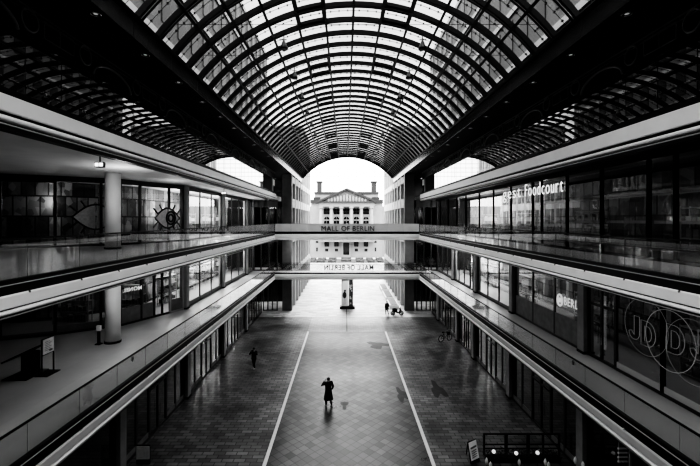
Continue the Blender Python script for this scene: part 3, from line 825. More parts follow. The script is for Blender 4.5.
def bike(cx, cy, ang, label, kind):
    """parked two-wheeler lying along a local axis"""
    ca, sa = math.cos(ang), math.sin(ang)
    def P(u, v, z): return (cx+u*ca-v*sa, cy+u*sa+v*ca, z)
    t = thing(kind, label, 'bicycle' if kind == 'bicycle' else 'scooter', (cx, cy, 0))
    R = .33 if kind == 'bicycle' else .26
    for u in (-.52, .52):
        mb = MB(); mb.tube([P(u+(R-.03)*math.cos(a*math.pi/12), 0, R+(R-.03)*math.sin(a*math.pi/12)) for a in range(24)], .03 if kind == 'bicycle' else .065, 8, closed=True)
        w = mb.build('wheel', M['rubber'], t, True)
        mb = MB(); mb.tube([P(u, -.05, R), P(u, .05, R)], .05 if kind == 'bicycle' else .15, 12); 
        for a in range(8): mb.tube([P(u, 0, R), P(u+(R-.04)*math.cos(a*math.pi/4), 0, R+(R-.04)*math.sin(a*math.pi/4))], .006, 4)
        mb.build('hub', M['chrome'], w)
    if kind == 'bicycle':
        mb = MB()
        bb = P(-.08, 0, .30); st = P(-.22, 0, .82); hd = P(.36, 0, .80); rear = P(-.52, 0, R); frt = P(.52, 0, R)
        for a, c in ((bb, st), (st, hd), (bb, hd), (rear, bb), (rear, P(-.2, 0, .74)), (frt, hd), (hd, P(.32, 0, .98))): mb.tube([a, c], .02, 8)
        mb.build('frame', M['black'], t)
        mb = MB(); mb.tube([P(.22, -.28, 1.0), P(.34, -.2, 1.0), P(.32, 0, .98), P(.34, .2, 1.0), P(.22, .28, 1.0)], .015, 8); mb.build('handlebar', M['chrome'], t)
        mb = MB(); mb.tube([P(-.36, 0, .88), P(-.24, 0, .9), P(-.08, 0, .89)], [.07, .06, .025], 8); mb.build('saddle', M['rubber'], t)
        mb = MB(); mb.box(cx+.36*ca-.14, cx+.36*ca+.14, cy+.36*sa-.16, cy+.36*sa+.16, .62, .9, .02); mb.build('basket', M['frame'], t)
    else:
        mb = MB(); mb.tube([P(-.62, 0, .5), P(-.4, 0, .56), P(-.1, 0, .5), P(.05, 0, .3), P(.3, 0, .28)], [.1, .17, .16, .1, .08], 12); mb.tube([P(.3, 0, .28), P(.42, 0, .6), P(.36, 0, .92)], [.1, .14, .08], 12); mb.build('body', M['black'], t, True)
        mb = MB(); mb.tube([P(-.6, 0, .72), P(-.3, 0, .75), P(-.0, 0, .7)], [.1, .13, .08], 12); mb.build('seat', M['rubber'], t, True)
        mb = MB(); mb.tube([P(.3, -.32, 1.0), P(.36, 0, .95), P(.3, .32, 1.0)], .02, 8); mb.build('handlebar', M['chrome'], t)
        mb = MB(); mb.ball(P(.46, 0, .8), .08); mb.build('headlamp', M['paperwhite'], t)
p = at(397, 315, F*H/(315-VY)); bike(p.x, p.y-.1, .1, 'dark motor scooter parked at the near end of the white planters', 'motor_scooter')
p = at(447, 342, F*H/(342-VY)); bike(p.x-.1, p.y+.2, .5, 'dark parked bicycle beside the right ground-floor column', 'bicycle')

# people ------------------------------------------------------------
def skin_chain(verts, edges, radii, name, m, parent, levels=1):
    o = ORG[parent.name]
    me = bpy.data.meshes.new(name); me.from_pydata([Vector(v)-o for v in verts], edges, [])
    ob = bpy.data.objects.new(name, me); C.objects.link(ob); ob.parent = parent; ORG[ob.name] = o
    me.materials.append(m)
    md = ob.modifiers.new('Skin', 'SKIN'); md.use_smooth_shade = True
    if not me.skin_vertices: ob.data.skin_vertices.new() if hasattr(ob.data.skin_vertices, 'new') else None
    for i, r in enumerate(radii):
        ob.data.skin_vertices[0].data[i].radius = (r, r)
    ob.data.skin_vertices[0].data[0].use_root = True
    sb = ob.modifiers.new('Subdivision', 'SUBSURF'); sb.levels = levels; sb.render_levels = levels
    return ob
def add_hand(V, E, R, wi, d, side, curl):
    """palm and five fingers grown from wrist vertex wi along direction d"""
    w = Vector(V[wi]); d = Vector(d).normalized(); sd = Vector(side).normalized(); n = d.cross(sd).normalized()
    palm = w+d*.07; V.append(palm); R.append(.034); E.append((wi, len(V)-1)); pi = len(V)-1
    for k, (off, ln) in enumerate(((-.03, .065), (-.011, .078), (.009, .073), (.028, .055))):
        b0 = palm+d*.03+sd*off; m1 = b0+(d*(1-curl*.4)+n*curl*.5).normalized()*ln*.5; m2 = m1+(d*(1-curl)+n*curl).normalized()*ln*.5
        i0 = len(V)
        for q, rr in ((b0, .010), (m1, .009), (m2, .008)): V.append(q); R.append(rr)
        E += [(pi, i0), (i0, i0+1), (i0+1, i0+2)]
    i0 = len(V); t1 = w+d*.045-sd*.045; t2 = t1+(d*.8-sd*.5+n*.3).normalized()*.04
    for q, rr in ((t1, .011), (t2, .009)): V.append(q); R.append(rr)
    E += [(pi, i0), (i0, i0+1)]
def person(label, loc, rz, h, pose):
    """standing or walking figure, local x = right, y = facing, then turned by rz"""
    ca, sa = math.cos(rz), math.sin(rz); sc = h/1.75
    def W(v): return Vector((loc[0]+(v[0]*ca-v[1]*sa)*sc, loc[1]+(v[0]*sa+v[1]*ca)*sc, v[2]*sc))
    t = thing('person', label, 'person', (loc[0], loc[1], 0))
    J = dict(pelvis=(0, 0, .95), waist=(0, 0, 1.1), chest=(0, .01, 1.32), neck=(0, .0, 1.49), head=(0, .02, 1.62), crown=(0, .01, 1.70),
             hl=(-.09, 0, .92), kl=(-.1, .1, .5), al=(-.1, .02, .09), hr=(.09, 0, .92), kr=(.1, -.02, .5), ar=(.1, -.14, .09),
             sl=(-.19, 0, 1.43), el=(-.25, -.03, 1.16), wl=(-.23, .1, .93), sr=(.19, 0, 1.43), er=(.25, -.03, 1.16), wr=(.23, .1, .93))
    J.update(pose)
    names = ['pelvis', 'waist', 'chest', 'neck', 'head', 'crown', 'hl', 'kl', 'al', 'hr', 'kr', 'ar', 'sl', 'el', 'wl', 'sr', 'er', 'wr']
    rad = [.14, .125, .15, .058, .088, .06, .09, .06, .04, .09, .06, .04, .06, .045, .03, .06, .045, .03]
    V = [W(J[n]) for n in names]; R = [r*sc for r in rad]; ix = {n: i for i, n in enumerate(names)}
    E = [(ix[a], ix[b]) for a, b in (('pelvis', 'waist'), ('waist', 'chest'), ('chest', 'neck'), ('neck', 'head'), ('head', 'crown'), ('pelvis', 'hl'), ('hl', 'kl'), ('kl', 'al'),
         ('pelvis', 'hr'), ('hr', 'kr'), ('kr', 'ar'), ('chest', 'sl'), ('sl', 'el'), ('el', 'wl'), ('chest', 'sr'), ('sr', 'er'), ('er', 'wr'))]
    for s_, e_, w_ in (('sl', 'el', 'wl'), ('sr', 'er', 'wr')):
        d = W(J[w_])-W(J[e_]); sd = W((1, 0, 0))-W((0, 0, 0))
        if abs(d.normalized().dot(sd.normalized())) > .8: sd = Vector((0, 0, 1))
        sd = (sd-d*(sd.dot(d)/d.length_squared)).normalized()
        add_hand(V, E, R, ix[w_], d, sd if s_ == 'sr' else -sd, .45)
    body = skin_chain(V, E, R, 'body', M['skin'], t)
    # face features on the front of the head
    hd = J['head']
    mb = MB(); 
    mb.ball(W((hd[0], hd[1]+.095, hd[2]-.005)), .014*sc, .02*sc, .022*sc, 8, 6)
    for sx in (-1, 1): mb.ball(W((hd[0]+sx*.085, hd[1], hd[2])), .014*sc, .02*sc, .03*sc, 8, 6)
    mb.build('nose_and_ears', M['skin'], body, True)
    mb = MB()
    for sx in (-1, 1): mb.ball(W((hd[0]+sx*.033, hd[1]+.08, hd[2]+.025)), .012*sc, u=8, v=6)
    mb.tube([W((hd[0]-.025, hd[1]+.083, hd[2]-.045)), W((hd[0]+.025, hd[1]+.083, hd[2]-.045))], .005*sc, 5)
    mb.build('face', M['hair'], body)
    # hair cap
    mb = MB(); mb.ball(W((hd[0], hd[1]-.02, hd[2]+.035)), .102*sc, .105*sc, .105*sc); 
    mb.build('hair', M['hair'], t, True)
    return t, W, J, sc
def clothes(t, W, J, sc, hem, wide, m='coat'):
    # coat body: stacked rings following the trunk
    rings = []
    def ring(c, rx, ry): rings.append((c, rx, ry))
    mb = MB(); seg = 18; R = []
    prof = [(1.51, .075, .075), (1.47, .16, .10), (1.41, .215, .13), (1.28, .215, .15), (1.1, .185, .145), (.95, .205, .165), (hem+.15, .215*wide, .19*wide), (hem, .235*wide, .21*wide)]
    for z, rx, ry in prof:
        R.append([mb.bm.verts.new(W((rx*math.cos(2*math.pi*k/seg), ry*math.sin(2*math.pi*k/seg)+.01, z+(0 if z > hem+.01 else .03*math.sin(3*2*math.pi*k/seg))))) for k in range(seg)])
    for a, b in zip(R, R[1:]):
        for k in range(seg): mb.bm.faces.new((a[k], a[(k+1) % seg], b[(k+1) % seg], b[k]))
    mb.bm.faces.new(R[0]); mb.bm.faces.new(R[-1][::-1])
    for s_, e_, w_ in (('sl', 'el', 'wl'), ('sr', 'er', 'wr')):
        a, e, w = Vector(J[s_]), Vector(J[e_]), Vector(J[w_])
        mb.tube([W(a*.8+Vector((0, 0, 1.42))*.2), W(a), W((a+e)/2), W(e), W((e+w)/2), W(e.lerp(w, .93))], [.09*sc, .088*sc, .078*sc, .07*sc, .06*sc, .052*sc], 10)
    mb.build('coat', M[m], t, True)
    for s_, k_, a_ in (('hl', 'kl', 'al'), ('hr', 'kr', 'ar')):
        h_, k, a = Vector(J[s_]), Vector(J[k_]), Vector(J[a_])
        mb = MB(); mb.tube([W(h_), W((h_+k)/2), W(k), W((k+a)/2), W(a)], [.105*sc, .092*sc, .075*sc, .065*sc, .058*sc], 12); mb.build('trouser_leg', M['trousers'], t, True)
    for a_ in ('al', 'ar'):
        a = Vector(J[a_]); z = a.z-.085
        mb = MB(); mb.tube([W((a.x, a.y-.08, z+.045)), W((a.x, a.y-.02, z+.055)), W((a.x, a.y+.08, z+.045)), W((a.x, a.y+.17, z+.03))], [.035*sc, .05*sc, .045*sc, .022*sc], 10); mb.build('shoe', M['shoe'], t, True)
# figure in the long coat in the middle of the paving
p = at(328.5, 405.7, F*H/(405.7-VY))
t, W, J, sc = person('person in long dark coat and pale shoes on the diamond paving, one arm raised', (p.x, p.y, 0), .5, 1.76,
    dict(el=(-.42, .06, 1.30), wl=(-.2, .12, 1.52), kl=(-.13, .14, .50), al=(-.14, .02, .09), kr=(.12, .06, .5), ar=(.14, -.16, .085), hl=(-.1, 0, .92), er=(.29, -.06, 1.16), wr=(.28, .08, .93)))
clothes(t, W, J, sc, .40, 1.28)
mb = MB(); mb.tube([W((-.06, .17, 1.42)), W((-.08, .2, 1.2)), W((-.07, .22, .95))], [.05, .055, .06], 8); mb.build('scarf', M['greycloth'], t, True)
p = at(254, 369, F*H/(369-VY))
t, W, J, sc = person('person in dark clothes on the left paving holding both hands up to the face', (p.x, p.y, 0), math.pi*.95, 1.66,
    dict(el=(-.3, .12, 1.24), wl=(-.08, .2, 1.48), er=(.3, .12, 1.24), wr=(.08, .2, 1.48), kl=(-.06, .03, .5), al=(-.05, .02, .09), kr=(.08, -.05, .5), ar=(.05, -.16, .1)))
clothes(t, W, J, sc, .8, .92)
mb = MB(); c = W((0, .26, 1.56)); mb.box(c.x-.07, c.x+.07, c.y-.03, c.y+.03, c.z-.05, c.z+.05, .01); tag(mb.build('camera', M['black'], None, org=c), 'small black camera held up by the person on the left paving', 'camera')
p = at(387, 315, F*H/(315-VY))
t, W, J, sc = person('person in a dark jacket walking past the white planters on the far pale ground', (p.x, p.y, 0), .3, 1.68,
    dict(kl=(-.09, .16, .5), al=(-.09, .12, .09), kr=(.09, -.04, .5), ar=(.09, -.22, .12)))
clothes(t, W, J, sc, .72, 1.1)

# ------------------------------------------------------------------ things on the left lower gallery
t = thing('sign_stand', 'black framed sign stand with a pale printed sheet on the left lower gallery', 'sign', (-12.44, 16.3, ZL))
mb = MB()
for y in (16.0, 16.65): mb.box(-12.46, -12.42, y-.02, y+.02, ZL+.03, 6.56)
mb.box(-12.46, -12.42, 16.0, 16.65, 5.88, 5.92); mb.box(-12.46, -12.42, 16.0, 16.65, 6.53, 6.57); mb.build('frame', M['black'], t)
mb = MB(); mb.box(-12.7, -12.18, 15.95, 16.7, ZL, ZL+.03); mb.build('base', M['black'], t)
mb = MB(); mb.box(-12.435, -12.405, 16.03, 16.62, 5.92, 6.53); sh = mb.build('sheet', M['paper'], t)
mb = MB()
for k in range(6): mb.box(-12.405, -12.402, 16.12, 16.12+(.36 if k % 2 else .28), 6.4-.07*k, 6.42-.07*k)
mb.box(-12.405, -12.402, 16.36, 16.54, 5.98, 6.06); mb.build('printed_lines', M['facade'], sh)
t = thing('information_desk', 'dark slanted information board on a block pedestal on the left lower gallery', 'information board', (-13.1, 16.2, ZL))
mb = MB(); mb.box(-13.3, -12.88, 16.0, 16.5, ZL+.03, 5.98, .01); mb.build('pedestal', M['black'], t)
mb = MB(); mb.bar((-13.9, 16.25, 5.68), (-12.5, 16.25, 6.33), 1.0, .06); mb.build('board', M['black'], t)
mb = MB(); mb.box(-13.75, -12.75, 15.6, 16.8, ZL, ZL+.03); mb.build('base', M['frame'], t)
t = thing('dispenser_stand', 'slim black dispenser stand with a pale head beside the lower round column', 'dispenser', (-12.72, 20.15, ZL))
mb = MB(); mb.box(-12.85, -12.6, 20.02, 20.28, ZL, ZL+.05); mb.box(-12.77, -12.67, 20.1, 20.2, ZL+.05, ZL+.7); mb.build('pole', M['black'], t)
mb = MB(); mb.box(-12.83, -12.62, 20.08, 20.24, ZL+.7, ZL+.98, .02); mb.build('head', M['column'], t)
# illuminated emergency light boxes under the left gallery roof
def lightbox(px, py, Y, label):
    p = at(px, py, Y)
    t = thing('emergency_light', label, 'light', (p.x, p.y, p.z), 'emergency lights under the left gallery roof')
    mb = MB(); mb.box(p.x-.17, p.x+.17, p.y-.06, p.y+.06, p.z-.1, p.z+.1, .012); mb.bar((p.x, p.y, p.z+.1), (p.x, p.y, 13.98), .03, .03); mb.build('case', M['lampcase'], t)
    mb = MB()
    for dx in (-.08, .08): mb.box(p.x+dx-.06, p.x+dx+.06, p.y-.075, p.y-.06, p.z-.06, p.z+.06)
    mb.build('lamp_face', M['lampwhite'], t)
lightbox(100, 164.8, 14.3, 'black light box with two bright faces hanging before the upper round column')
lightbox(224, 193, 28.5, 'small black light box hanging under the far part of the left gallery roof')

# ------------------------------------------------------------------ graphics on shop windows
EX = .48
def eye_graphic(c, d, w, hgt, label, iris):
    """eye outline with lashes painted on a window; c centre, d direction along the glass"""
    d = Vector(d).normalized(); n = Vector((d.y, -d.x, 0))*.06; u = Vector((0, 0, 1)); c = Vector(c)+n
    t = thing('eye_graphic', label, 'window graphic', tuple(c), 'eye graphics on the left upper shop windows')
    mb = MB()
    for sg in (1, -1):
        mb.tube([c+d*(w*(k/12-.5))+u*(sg*hgt*math.sin(math.pi*k/12)*.5) for k in range(13)], .05, 6)
    for a in (-.38, -.22, .22, .38):
        for sg in (1, -1):
            b = c+d*(w*a)+u*(sg*hgt*.5*math.cos(a*math.pi)); mb.tube([b, b+d*(w*a*.45)+u*(sg*.38)], .05, 6)
    mb.build('outline', M['letter'], t)
    for sg in (1, -1):
        mb = MB()
        pts = [c+n*.2+d*(sg*w*(.5-(EX*k/6)))+u*(hgt*.5*math.sin(math.pi*(.5-abs(.5-(EX*k/6))))) for k in range(7)]
        pts += [c+n*.2+d*(sg*w*(.5-(EX*k/6)))-u*(hgt*.5*math.sin(math.pi*(.5-abs(.5-(EX*k/6))))) for k in range(6, 0, -1)]
        mb.poly(pts); mb.build('white_of_eye', M['paper'], t)
    if iris:
        mb = MB()
        for rr in (.36, .2): mb.tube([c+n*.6+d*(w*.12+rr*math.cos(a*math.pi/10))+u*(rr*1.2*math.sin(a*math.pi/10)) for a in range(20)], .06, 6, closed=True)
        mb.build('iris', M['letter'], t)
A, B = Vector((*LP[2], 0)), Vector((*LP[3], 0)); d = (B-A).normalized()
q = A+(B-A)*seg_at(96, LP[2], LP[3]); eye_graphic((q.x, q.y, H-(217-VY)/F*q.y), d, 2.3, 1.45, 'large black-outlined eye with lashes painted on glass behind the upper round column', False)
A, B = Vector((*LP[3], 0)), Vector((*LP[4], 0)); d = (B-A).normalized()
q = A+(B-A)*seg_at(167, LP[3], LP[4]); eye_graphic((q.x, q.y, H-(218-VY)/F*q.y), d, 2.0, 1.35, 'black-outlined eye with ringed iris painted on glass left of the first square column', True)
t = thing('sign', 'reversed MONEL lettering as painted reflection on the left lower window beside the round column', 'sign', (-13.2, 24.4, 8.3))  # letters stand in for a shop sign mirrored in the glass
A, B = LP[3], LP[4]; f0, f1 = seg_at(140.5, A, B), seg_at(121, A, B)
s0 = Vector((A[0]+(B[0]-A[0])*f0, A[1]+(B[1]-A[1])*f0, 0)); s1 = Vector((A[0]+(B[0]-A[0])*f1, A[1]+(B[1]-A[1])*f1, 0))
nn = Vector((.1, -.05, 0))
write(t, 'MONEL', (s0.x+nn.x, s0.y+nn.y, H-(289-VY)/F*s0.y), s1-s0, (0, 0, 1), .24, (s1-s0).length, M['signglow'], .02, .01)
# foodcourt lettering on the right upper glass
t = thing('sign', 'white gest Foodcourt lettering across the right upper shop windows', 'sign', (SRX-.1, 24, 12.6))
X = SRX-.1; ya, yb = onX(503.5, X), onX(564.8, X)
zb_ = H+(VY-190.3)/F*onX(566, X)
write(t, 'gest', (X, onX(503, X), 12.97), (0, -1, 0), (0, 0, 1), .80, onX(503, X)-onX(522.5, X), M['letterwhite'], .02, -.012, .2)
write(t, 'Foodcourt', (X, onX(525, X), 12.97), (0, -1, 0), (0, 0, 1), .80, onX(525, X)-yb, M['letterwhite'], .02, -.012, .2)
# lower right: BERLI lettering with a round emblem, circles and letters outlined on the glass
X = SRX-.1
t = thing('sign', 'white BERLI lettering with round emblem on the right lower shop window', 'sign', (X, 20.3, 7.7))
ya, yb = onX(564, X), onX(580.5, X)
write(t, 'BERLI', (X, ya, H-(304.5-VY)/F*ya), (0, -1, 0), (0, 0, 1), .42, ya-yb, M['lettermid'], .02, .012, mats=[M['signglow']]*5)
y = onX(559.8, X); z = H-(300-VY)/F*y
mb = MB(); mb.tube([(X, y+.22*math.cos(a*math.pi/10), z+.3*math.sin(a*math.pi/10)) for a in range(20)], .05, 6, closed=True); mb.tube([(X, y+.08*math.cos(a*math.pi/6), z+.1*math.sin(a*math.pi/6)) for a in range(12)], .04, 6, closed=True); mb.build('emblem', M['signglow'], t)
t = thing('sign', 'thin white outlined circles and letters J D on the near right lower shop window', 'sign', (X, 14, 7.3))
def ringX(px, py, rad, m, r=.011):
    y = onX(px, X); z = H-(py-VY)/F*y
    mb = MB(); mb.tube([(X, y+rad*math.cos(a*math.pi/20), z+rad*math.sin(a*math.pi/20)) for a in range(40)], r, 5, closed=True); mb.build('circle', m, t)
ringX(645, 327, 1.08, M['neon'], .008); ringX(669, 340.5, 1.08, M['neon'], .013); ringX(692, 352, 1.08, M['neon'], .007)
def outline(pts, px, py, sc_, m=M['neon']):
    y = onX(px, X); z = H-(py-VY)/F*y
    mb = MB(); mb.tube([(X, y-u*sc_, z+v*sc_) for u, v in pts], .012, 5, closed=True); mb.build('outlined_letter', m, t)
Dpts = [(0, 0), (0, 1)]+[(.35+.4*math.sin(a*math.pi/10), .5+.5*math.cos(a*math.pi/10)) for a in range(11)]
Din = [(.2, .2), (.2, .8)]+[(.35+.2*math.sin(a*math.pi/8), .5+.3*math.cos(a*math.pi/8)) for a in range(9)]
Jpts = [(.3, 1), (.6, 1), (.6, .3)]+[(.3+.3*math.cos(a*math.pi/8), .3-.3*math.sin(a*math.pi/8)) for a in range(1, 8)]+[(0, .3), (.15, .35), (.3, .2), (.3, .4)]
outline(Jpts, 629, 337, .95); outline(Dpts, 641, 344, .95); outline(Din, 641, 344, .95); outline(Dpts, 666.5, 351, 1.0); outline(Din, 666.5, 351, 1.0); outline(Jpts, 690, 357, 1.0)
# C A lettering at the end of the left upper gallery
t = thing('sign', 'white C A lettering over the shop window closing the left upper gallery', 'sign', (-9.6, 51.2, 13))
write(t, 'CA', (at(268, 209, 51.25).x, 51.25, 12.95), (1, 0, 0), (0, 0, 1), .55, 1.2, M['letterwhite'], .05, .02)
# pale tube lamp crossing in the right lower window
t = thing('tube_lamp', 'pale vertical tube lamp behind the right lower shop window beside the grey column', 'lamp', (12.3, 18.3, ZL))
Xl = 12.3; y = onX(604, Xl)
mb = MB(); mb.box(Xl-.06, Xl+.06, y-.09, y+.09, H-(349-VY)/F*y, H-(296-VY)/F*y); mb.build('tube', M['neon'], t)
mb = MB(); mb.box(Xl-.03, Xl+.03, y-.06, y+.06, ZL, H-(349-VY)/F*y); mb.build('pole', M['frame'], t)
mb = MB(); mb.box(Xl-.1, Xl-.06, y-.45, y+.4, H-(308-VY)/F*y, H-(306.5-VY)/F*y); mb.build('crossbar', M['framelight'], t)

# shelves and stock inside the shops, seen through the glass
def shelf_unit(x, y, z, along, L, label, grp):
    t = thing('display_shelf', label, 'shelf', (x, y, z), grp)
    dx, dy = (L/2, .22) if along == 'x' else (.22, L/2)
    mb = MB()
    for zz in (.1, .75, 1.4, 2.0): mb.box(x-dx, x+dx, y-dy, y+dy, z+zz, z+zz+.04)
    for sx, sy in ((-1, -1), (1, -1), (-1, 1), (1, 1)): mb.box(x+sx*(dx-.02)-.02, x+sx*(dx-.02)+.02, y+sy*(dy-.02)-.02, y+sy*(dy-.02)+.02, z, z+2.1)
    mb.build('rack', M['framelight'], t)
    for zz in (.14, .79, 1.44):
        mb = MB(); k = -1+.1
        while k < .85:
            w = random.uniform(.1, .22); hh = random.uniform(.2, .45)
            if along == 'x': mb.box(x+k*dx, x+(k+w)*dx, y-.15, y+.15, z+zz, z+zz+hh)
            else: mb.box(x-.15, x+.15, y+k*dy, y+(k+w)*dy, z+zz, z+zz+hh)
            k += w+.04
        mb.build('stock', M['paper'] if zz > 1 else M['kick'], t)
k = 0
for z, lev in ((ZU, 'upper'), (ZL, 'lower'), (0, 'ground floor')):
    for i, y in enumerate((30.5, 34.5, 39.5, 43.5)):
        shelf_unit(-13.9, y, z, 'y', 2.4, f'stocked display shelf inside the left {lev} shops, {ORD[i]} from the near end', 'display shelves inside the shops')
    for i, y in enumerate((15, 22.5, 30.5, 38)):
        shelf_unit(14.2, y, z, 'y', 2.6, f'stocked display shelf inside the right {lev} shops, {ORD[i]} from the near end', 'display shelves inside the shops')
for i, (x, y) in enumerate(((-16.9, 24.2), (-14.6, 26.3))):
    shelf_unit(x, y, ZL, 'x', 2.2, ('stocked display shelf inside the lower shop left of the round column', 'stocked display shelf inside the lower shop under the reversed lettering')[i], 'display shelves inside the shops')

def fill_light(x, y, z, e):  # unseen point fill, added to brighten shops and galleries
    l = bpy.data.lights.new('fill_light', 'POINT'); l.energy = e; l.shadow_soft_size = 0
    o = bpy.data.objects.new('fill_light', l); C.objects.link(o); o.location = (x, y, z)
for x, y, e in ((-18.5, 24.5, 26), (-14.6, 27, 20), (-14.0, 32, 60), (-13.2, 32, 120), (-13.2, 36, 190), (-13.2, 40, 220), (-13.2, 44.5, 300), (13.2, 12, 5), (13.2, 17, 6), (13.2, 26, 14), (13.2, 31, 40), (13.2, 36, 200), (13.2, 40, 220), (13.2, 44.5, 300)):
    for z, q in ((12.6, 1), (8.2, 1 if x > -18 else .25), (3.6, .12 if y < 35 else .6)): fill_light(x, y, z, e*q)
for z in (12.9, 8.2):
    for x, y, e in ((-10.4, 18.2, 34), (-10.6, 24.5, 14)): fill_light(x, y, z, e)  # fills added beside the round columns to brighten them and the ceiling
# inner shop walls, patchwork of greys standing in for busy window reflections
def shopfit():
    m, nt, out = new_mat('reflection_patch_wall')
    N, L = nt.nodes.new, nt.links.new
    b = N('ShaderNodeBsdfPrincipled'); tc = N('ShaderNodeTexCoord'); sx = N('ShaderNodeSeparateXYZ'); cb = N('ShaderNodeCombineXYZ'); ad = N('ShaderNodeMath')
    L(tc.outputs['Object'], sx.inputs[0]); L(sx.outputs[0], ad.inputs[0]); L(sx.outputs[1], ad.inputs[1]); L(ad.outputs[0], cb.inputs[0]); L(sx.outputs[2], cb.inputs[1])
    br = N('ShaderNodeTexBrick'); br.offset = .37; br.inputs['Scale'].default_value = 1; br.inputs['Brick Width'].default_value = .9; br.inputs['Row Height'].default_value = 1.3
    br.inputs['Mortar Size'].default_value = .05; br.inputs['Color1'].default_value = g(.005); br.inputs['Color2'].default_value = g(.45); br.inputs['Mortar'].default_value = g(.01)
    vo = N('ShaderNodeTexVoronoi'); vo.inputs['Scale'].default_value = 2.2; mx = N('ShaderNodeMix'); mx.data_type = 'RGBA'; mx.blend_type = 'MULTIPLY'; mx.inputs[0].default_value = .85
    L(cb.outputs[0], br.inputs['Vector']); L(cb.outputs[0], vo.inputs['Vector']); L(br.outputs['Color'], mx.inputs[6]); L(vo.outputs['Color'], mx.inputs[7])
    bw = N('ShaderNodeRGBToBW'); L(mx.outputs[2], bw.inputs[0]); L(bw.outputs[0], b.inputs['Base Color']); b.inputs['Roughness'].default_value = .7
    L(b.outputs[0], out.inputs[0]); return m
M['shopfit'] = shopfit()
for z0, z1 in ((ZU, 13.94), (ZL, 9.0)):
    pts = [(-23.6, 23.6), (-18.6, 25.0), (-16.4, 27.6), (-15.4, 30), (-15.4, 50)]
    mb = MB()
    for p, q in zip(pts, pts[1:]): mb.bar((p[0], p[1], (z0+z1)/2), (q[0], q[1], (z0+z1)/2), .1, z1-z0-.04)
    struct(mb, 'wall_left', M['shopfit'])
    mb = MB(); mb.box(15.6, 15.7, Y0+.5, 50, z0+.02, z1-.05); struct(mb, 'wall_right', M['shopfit'])
# ------------------------------------------------------------------ terrace at the lower right
t = thing('railing', 'black metal railing of the terrace on the lower right paving', 'railing', (8.6, 19.05, 0))
xs = [at(px, 0, 19.05).x for px in (484, 506, 528, 543, 559)]
mb = MB()
for z, h in ((1.02, .05), (.52, .04), (.32, .04)): mb.bar((xs[0], 19.05, z), (xs[-1], 19.05, z), .05, h)
mb.build('rail', M['black'], t)
for k, x in enumerate(xs):
    mb = MB(); w = (.03, .06, .06, .03, .03)[k]; mb.box(x-w, x+w, 19.0, 19.1, 0, 1.05); mb.build('post', M['black'], t)
# plants in a trough
t = thing('planted_trough', 'low dark planted trough in front of the terrace railing', 'planter', (8.4, 18.55, 0))
mb = MB(); mb.box(6.7, 10.2, 18.4, 18.75, 0, .22, .02); mb.build('trough', M['black'], t)
mb = MB()
for k in range(700):
    x = random.uniform(6.68, 10.2); y = random.uniform(18.32, 18.82); z = .2+random.random()**1.4*.26
    a = random.uniform(0, 6.28); l = random.uniform(.05, .12); w = l*.35; up = random.uniform(.0, .1)
    d = Vector((math.cos(a), math.sin(a), 0)); s_ = Vector((-d.y, d.x, 0))
    p = Vector((x, y, z)); mb.poly([p, p+d*l*.5+s_*w+Vector((0, 0, up)), p+d*l+Vector((0, 0, up*.8)), p+d*l*.5-s_*w+Vector((0, 0, up))])
mb.build('foliage', M['leaf'], t)
for k, (px, py) in enumerate(((493.7, 451.6), (516.2, 453.2), (537.5, 452.8))):
    p = at(px, py, 18.2)
    t = thing('globe_lamp', ('leftmost', 'middle', 'rightmost')[k]+' of three small white globe lamps before the trough plants', 'lamp', (p.x, p.y, 0), 'globe lamps before the trough')
    mb = MB(); mb.tube([(p.x, p.y, 0), (p.x, p.y, p.z-.06)], .012, 6); mb.build('stem', M['black'], t)
    mb = MB(); mb.ball(p, .085, u=16, v=12); mb.build('globe', M['globe'], t, True)
for k, (px, py) in enumerate(((486.7, 461.0), (490.5, 465), (519.3, 462.3), (545.3, 462), (548.6, 465.2), (575.3, 460.3), (583, 465))):
    Y = (17.7, 17.4, 17.7, 17.7, 17.4, 16.7, 16.5)[k]; p = at(px, py, Y)
    t = thing('bud_lamp', f'pale upright bud-shaped garden lamp on the terrace front edge, {ORD[k]} from the left', 'lamp', (p.x, p.y, 0), 'bud-shaped lamps on the terrace')
    mb = MB(); mb.tube([(p.x, p.y, 0), (p.x, p.y, p.z-.1)], .015, 6); mb.loft([(p.x, p.y, 0, .09, .09), (p.x, p.y, .02, .08, .08)], 12); mb.build('stem', M['black'], t)
    mb = MB(); mb.loft([(p.x, p.y, p.z-.16, .02, .02), (p.x, p.y, p.z-.08, .06, .06), (p.x, p.y, p.z, .075, .075), (p.x, p.y, p.z+.08, .055, .055), (p.x, p.y, p.z+.16, .012, .012)], 14); mb.build('shade', M['column'], t, True)
t = thing('menu_board', 'white menu board on a dark stand left of the terrace railing', 'sign', (6.1, 18.4, 0))
p0_, p1_ = at(470.8, 449.5, 18.4), at(480, 447.5, 18.4)
mb = MB(); mb.poly([(p0_.x, 18.3, .15), (p1_.x, 18.5, .2), (p1_.x, 18.95, .80), (p0_.x, 18.75, .75)], (0, .03, -.01)); sh = mb.build('sheet', M['paperwhite'], t)
mb = MB(); mb.poly([(p0_.x-.03, 18.33, .0), (p1_.x+.03, 18.53, .0), (p1_.x+.03, 19.02, .82), (p0_.x-.03, 18.82, .77)], (0, .03, -.02)); mb.bar((p1_.x, 19.3, 0), (p1_.x, 19.02, .80), .04, .03); mb.bar((p0_.x, 19.1, 0), (p0_.x, 18.82, .76), .04, .03); mb.build('frame', M['black'], t)
mb = MB()
xm, ym = (p0_.x+p1_.x)/2, 18.42
mb.bar((p0_.x+.06, 18.595, .58), (p1_.x-.06, 18.76, .62), .03, .07); 
for k in range(4): mb.bar((p0_.x+.08, 18.52-.046*k, .46-.07*k), (p1_.x-.08, 18.69-.046*k, .50-.07*k), .03, .022)
mb.build('printed_lines', M['kick'], sh)
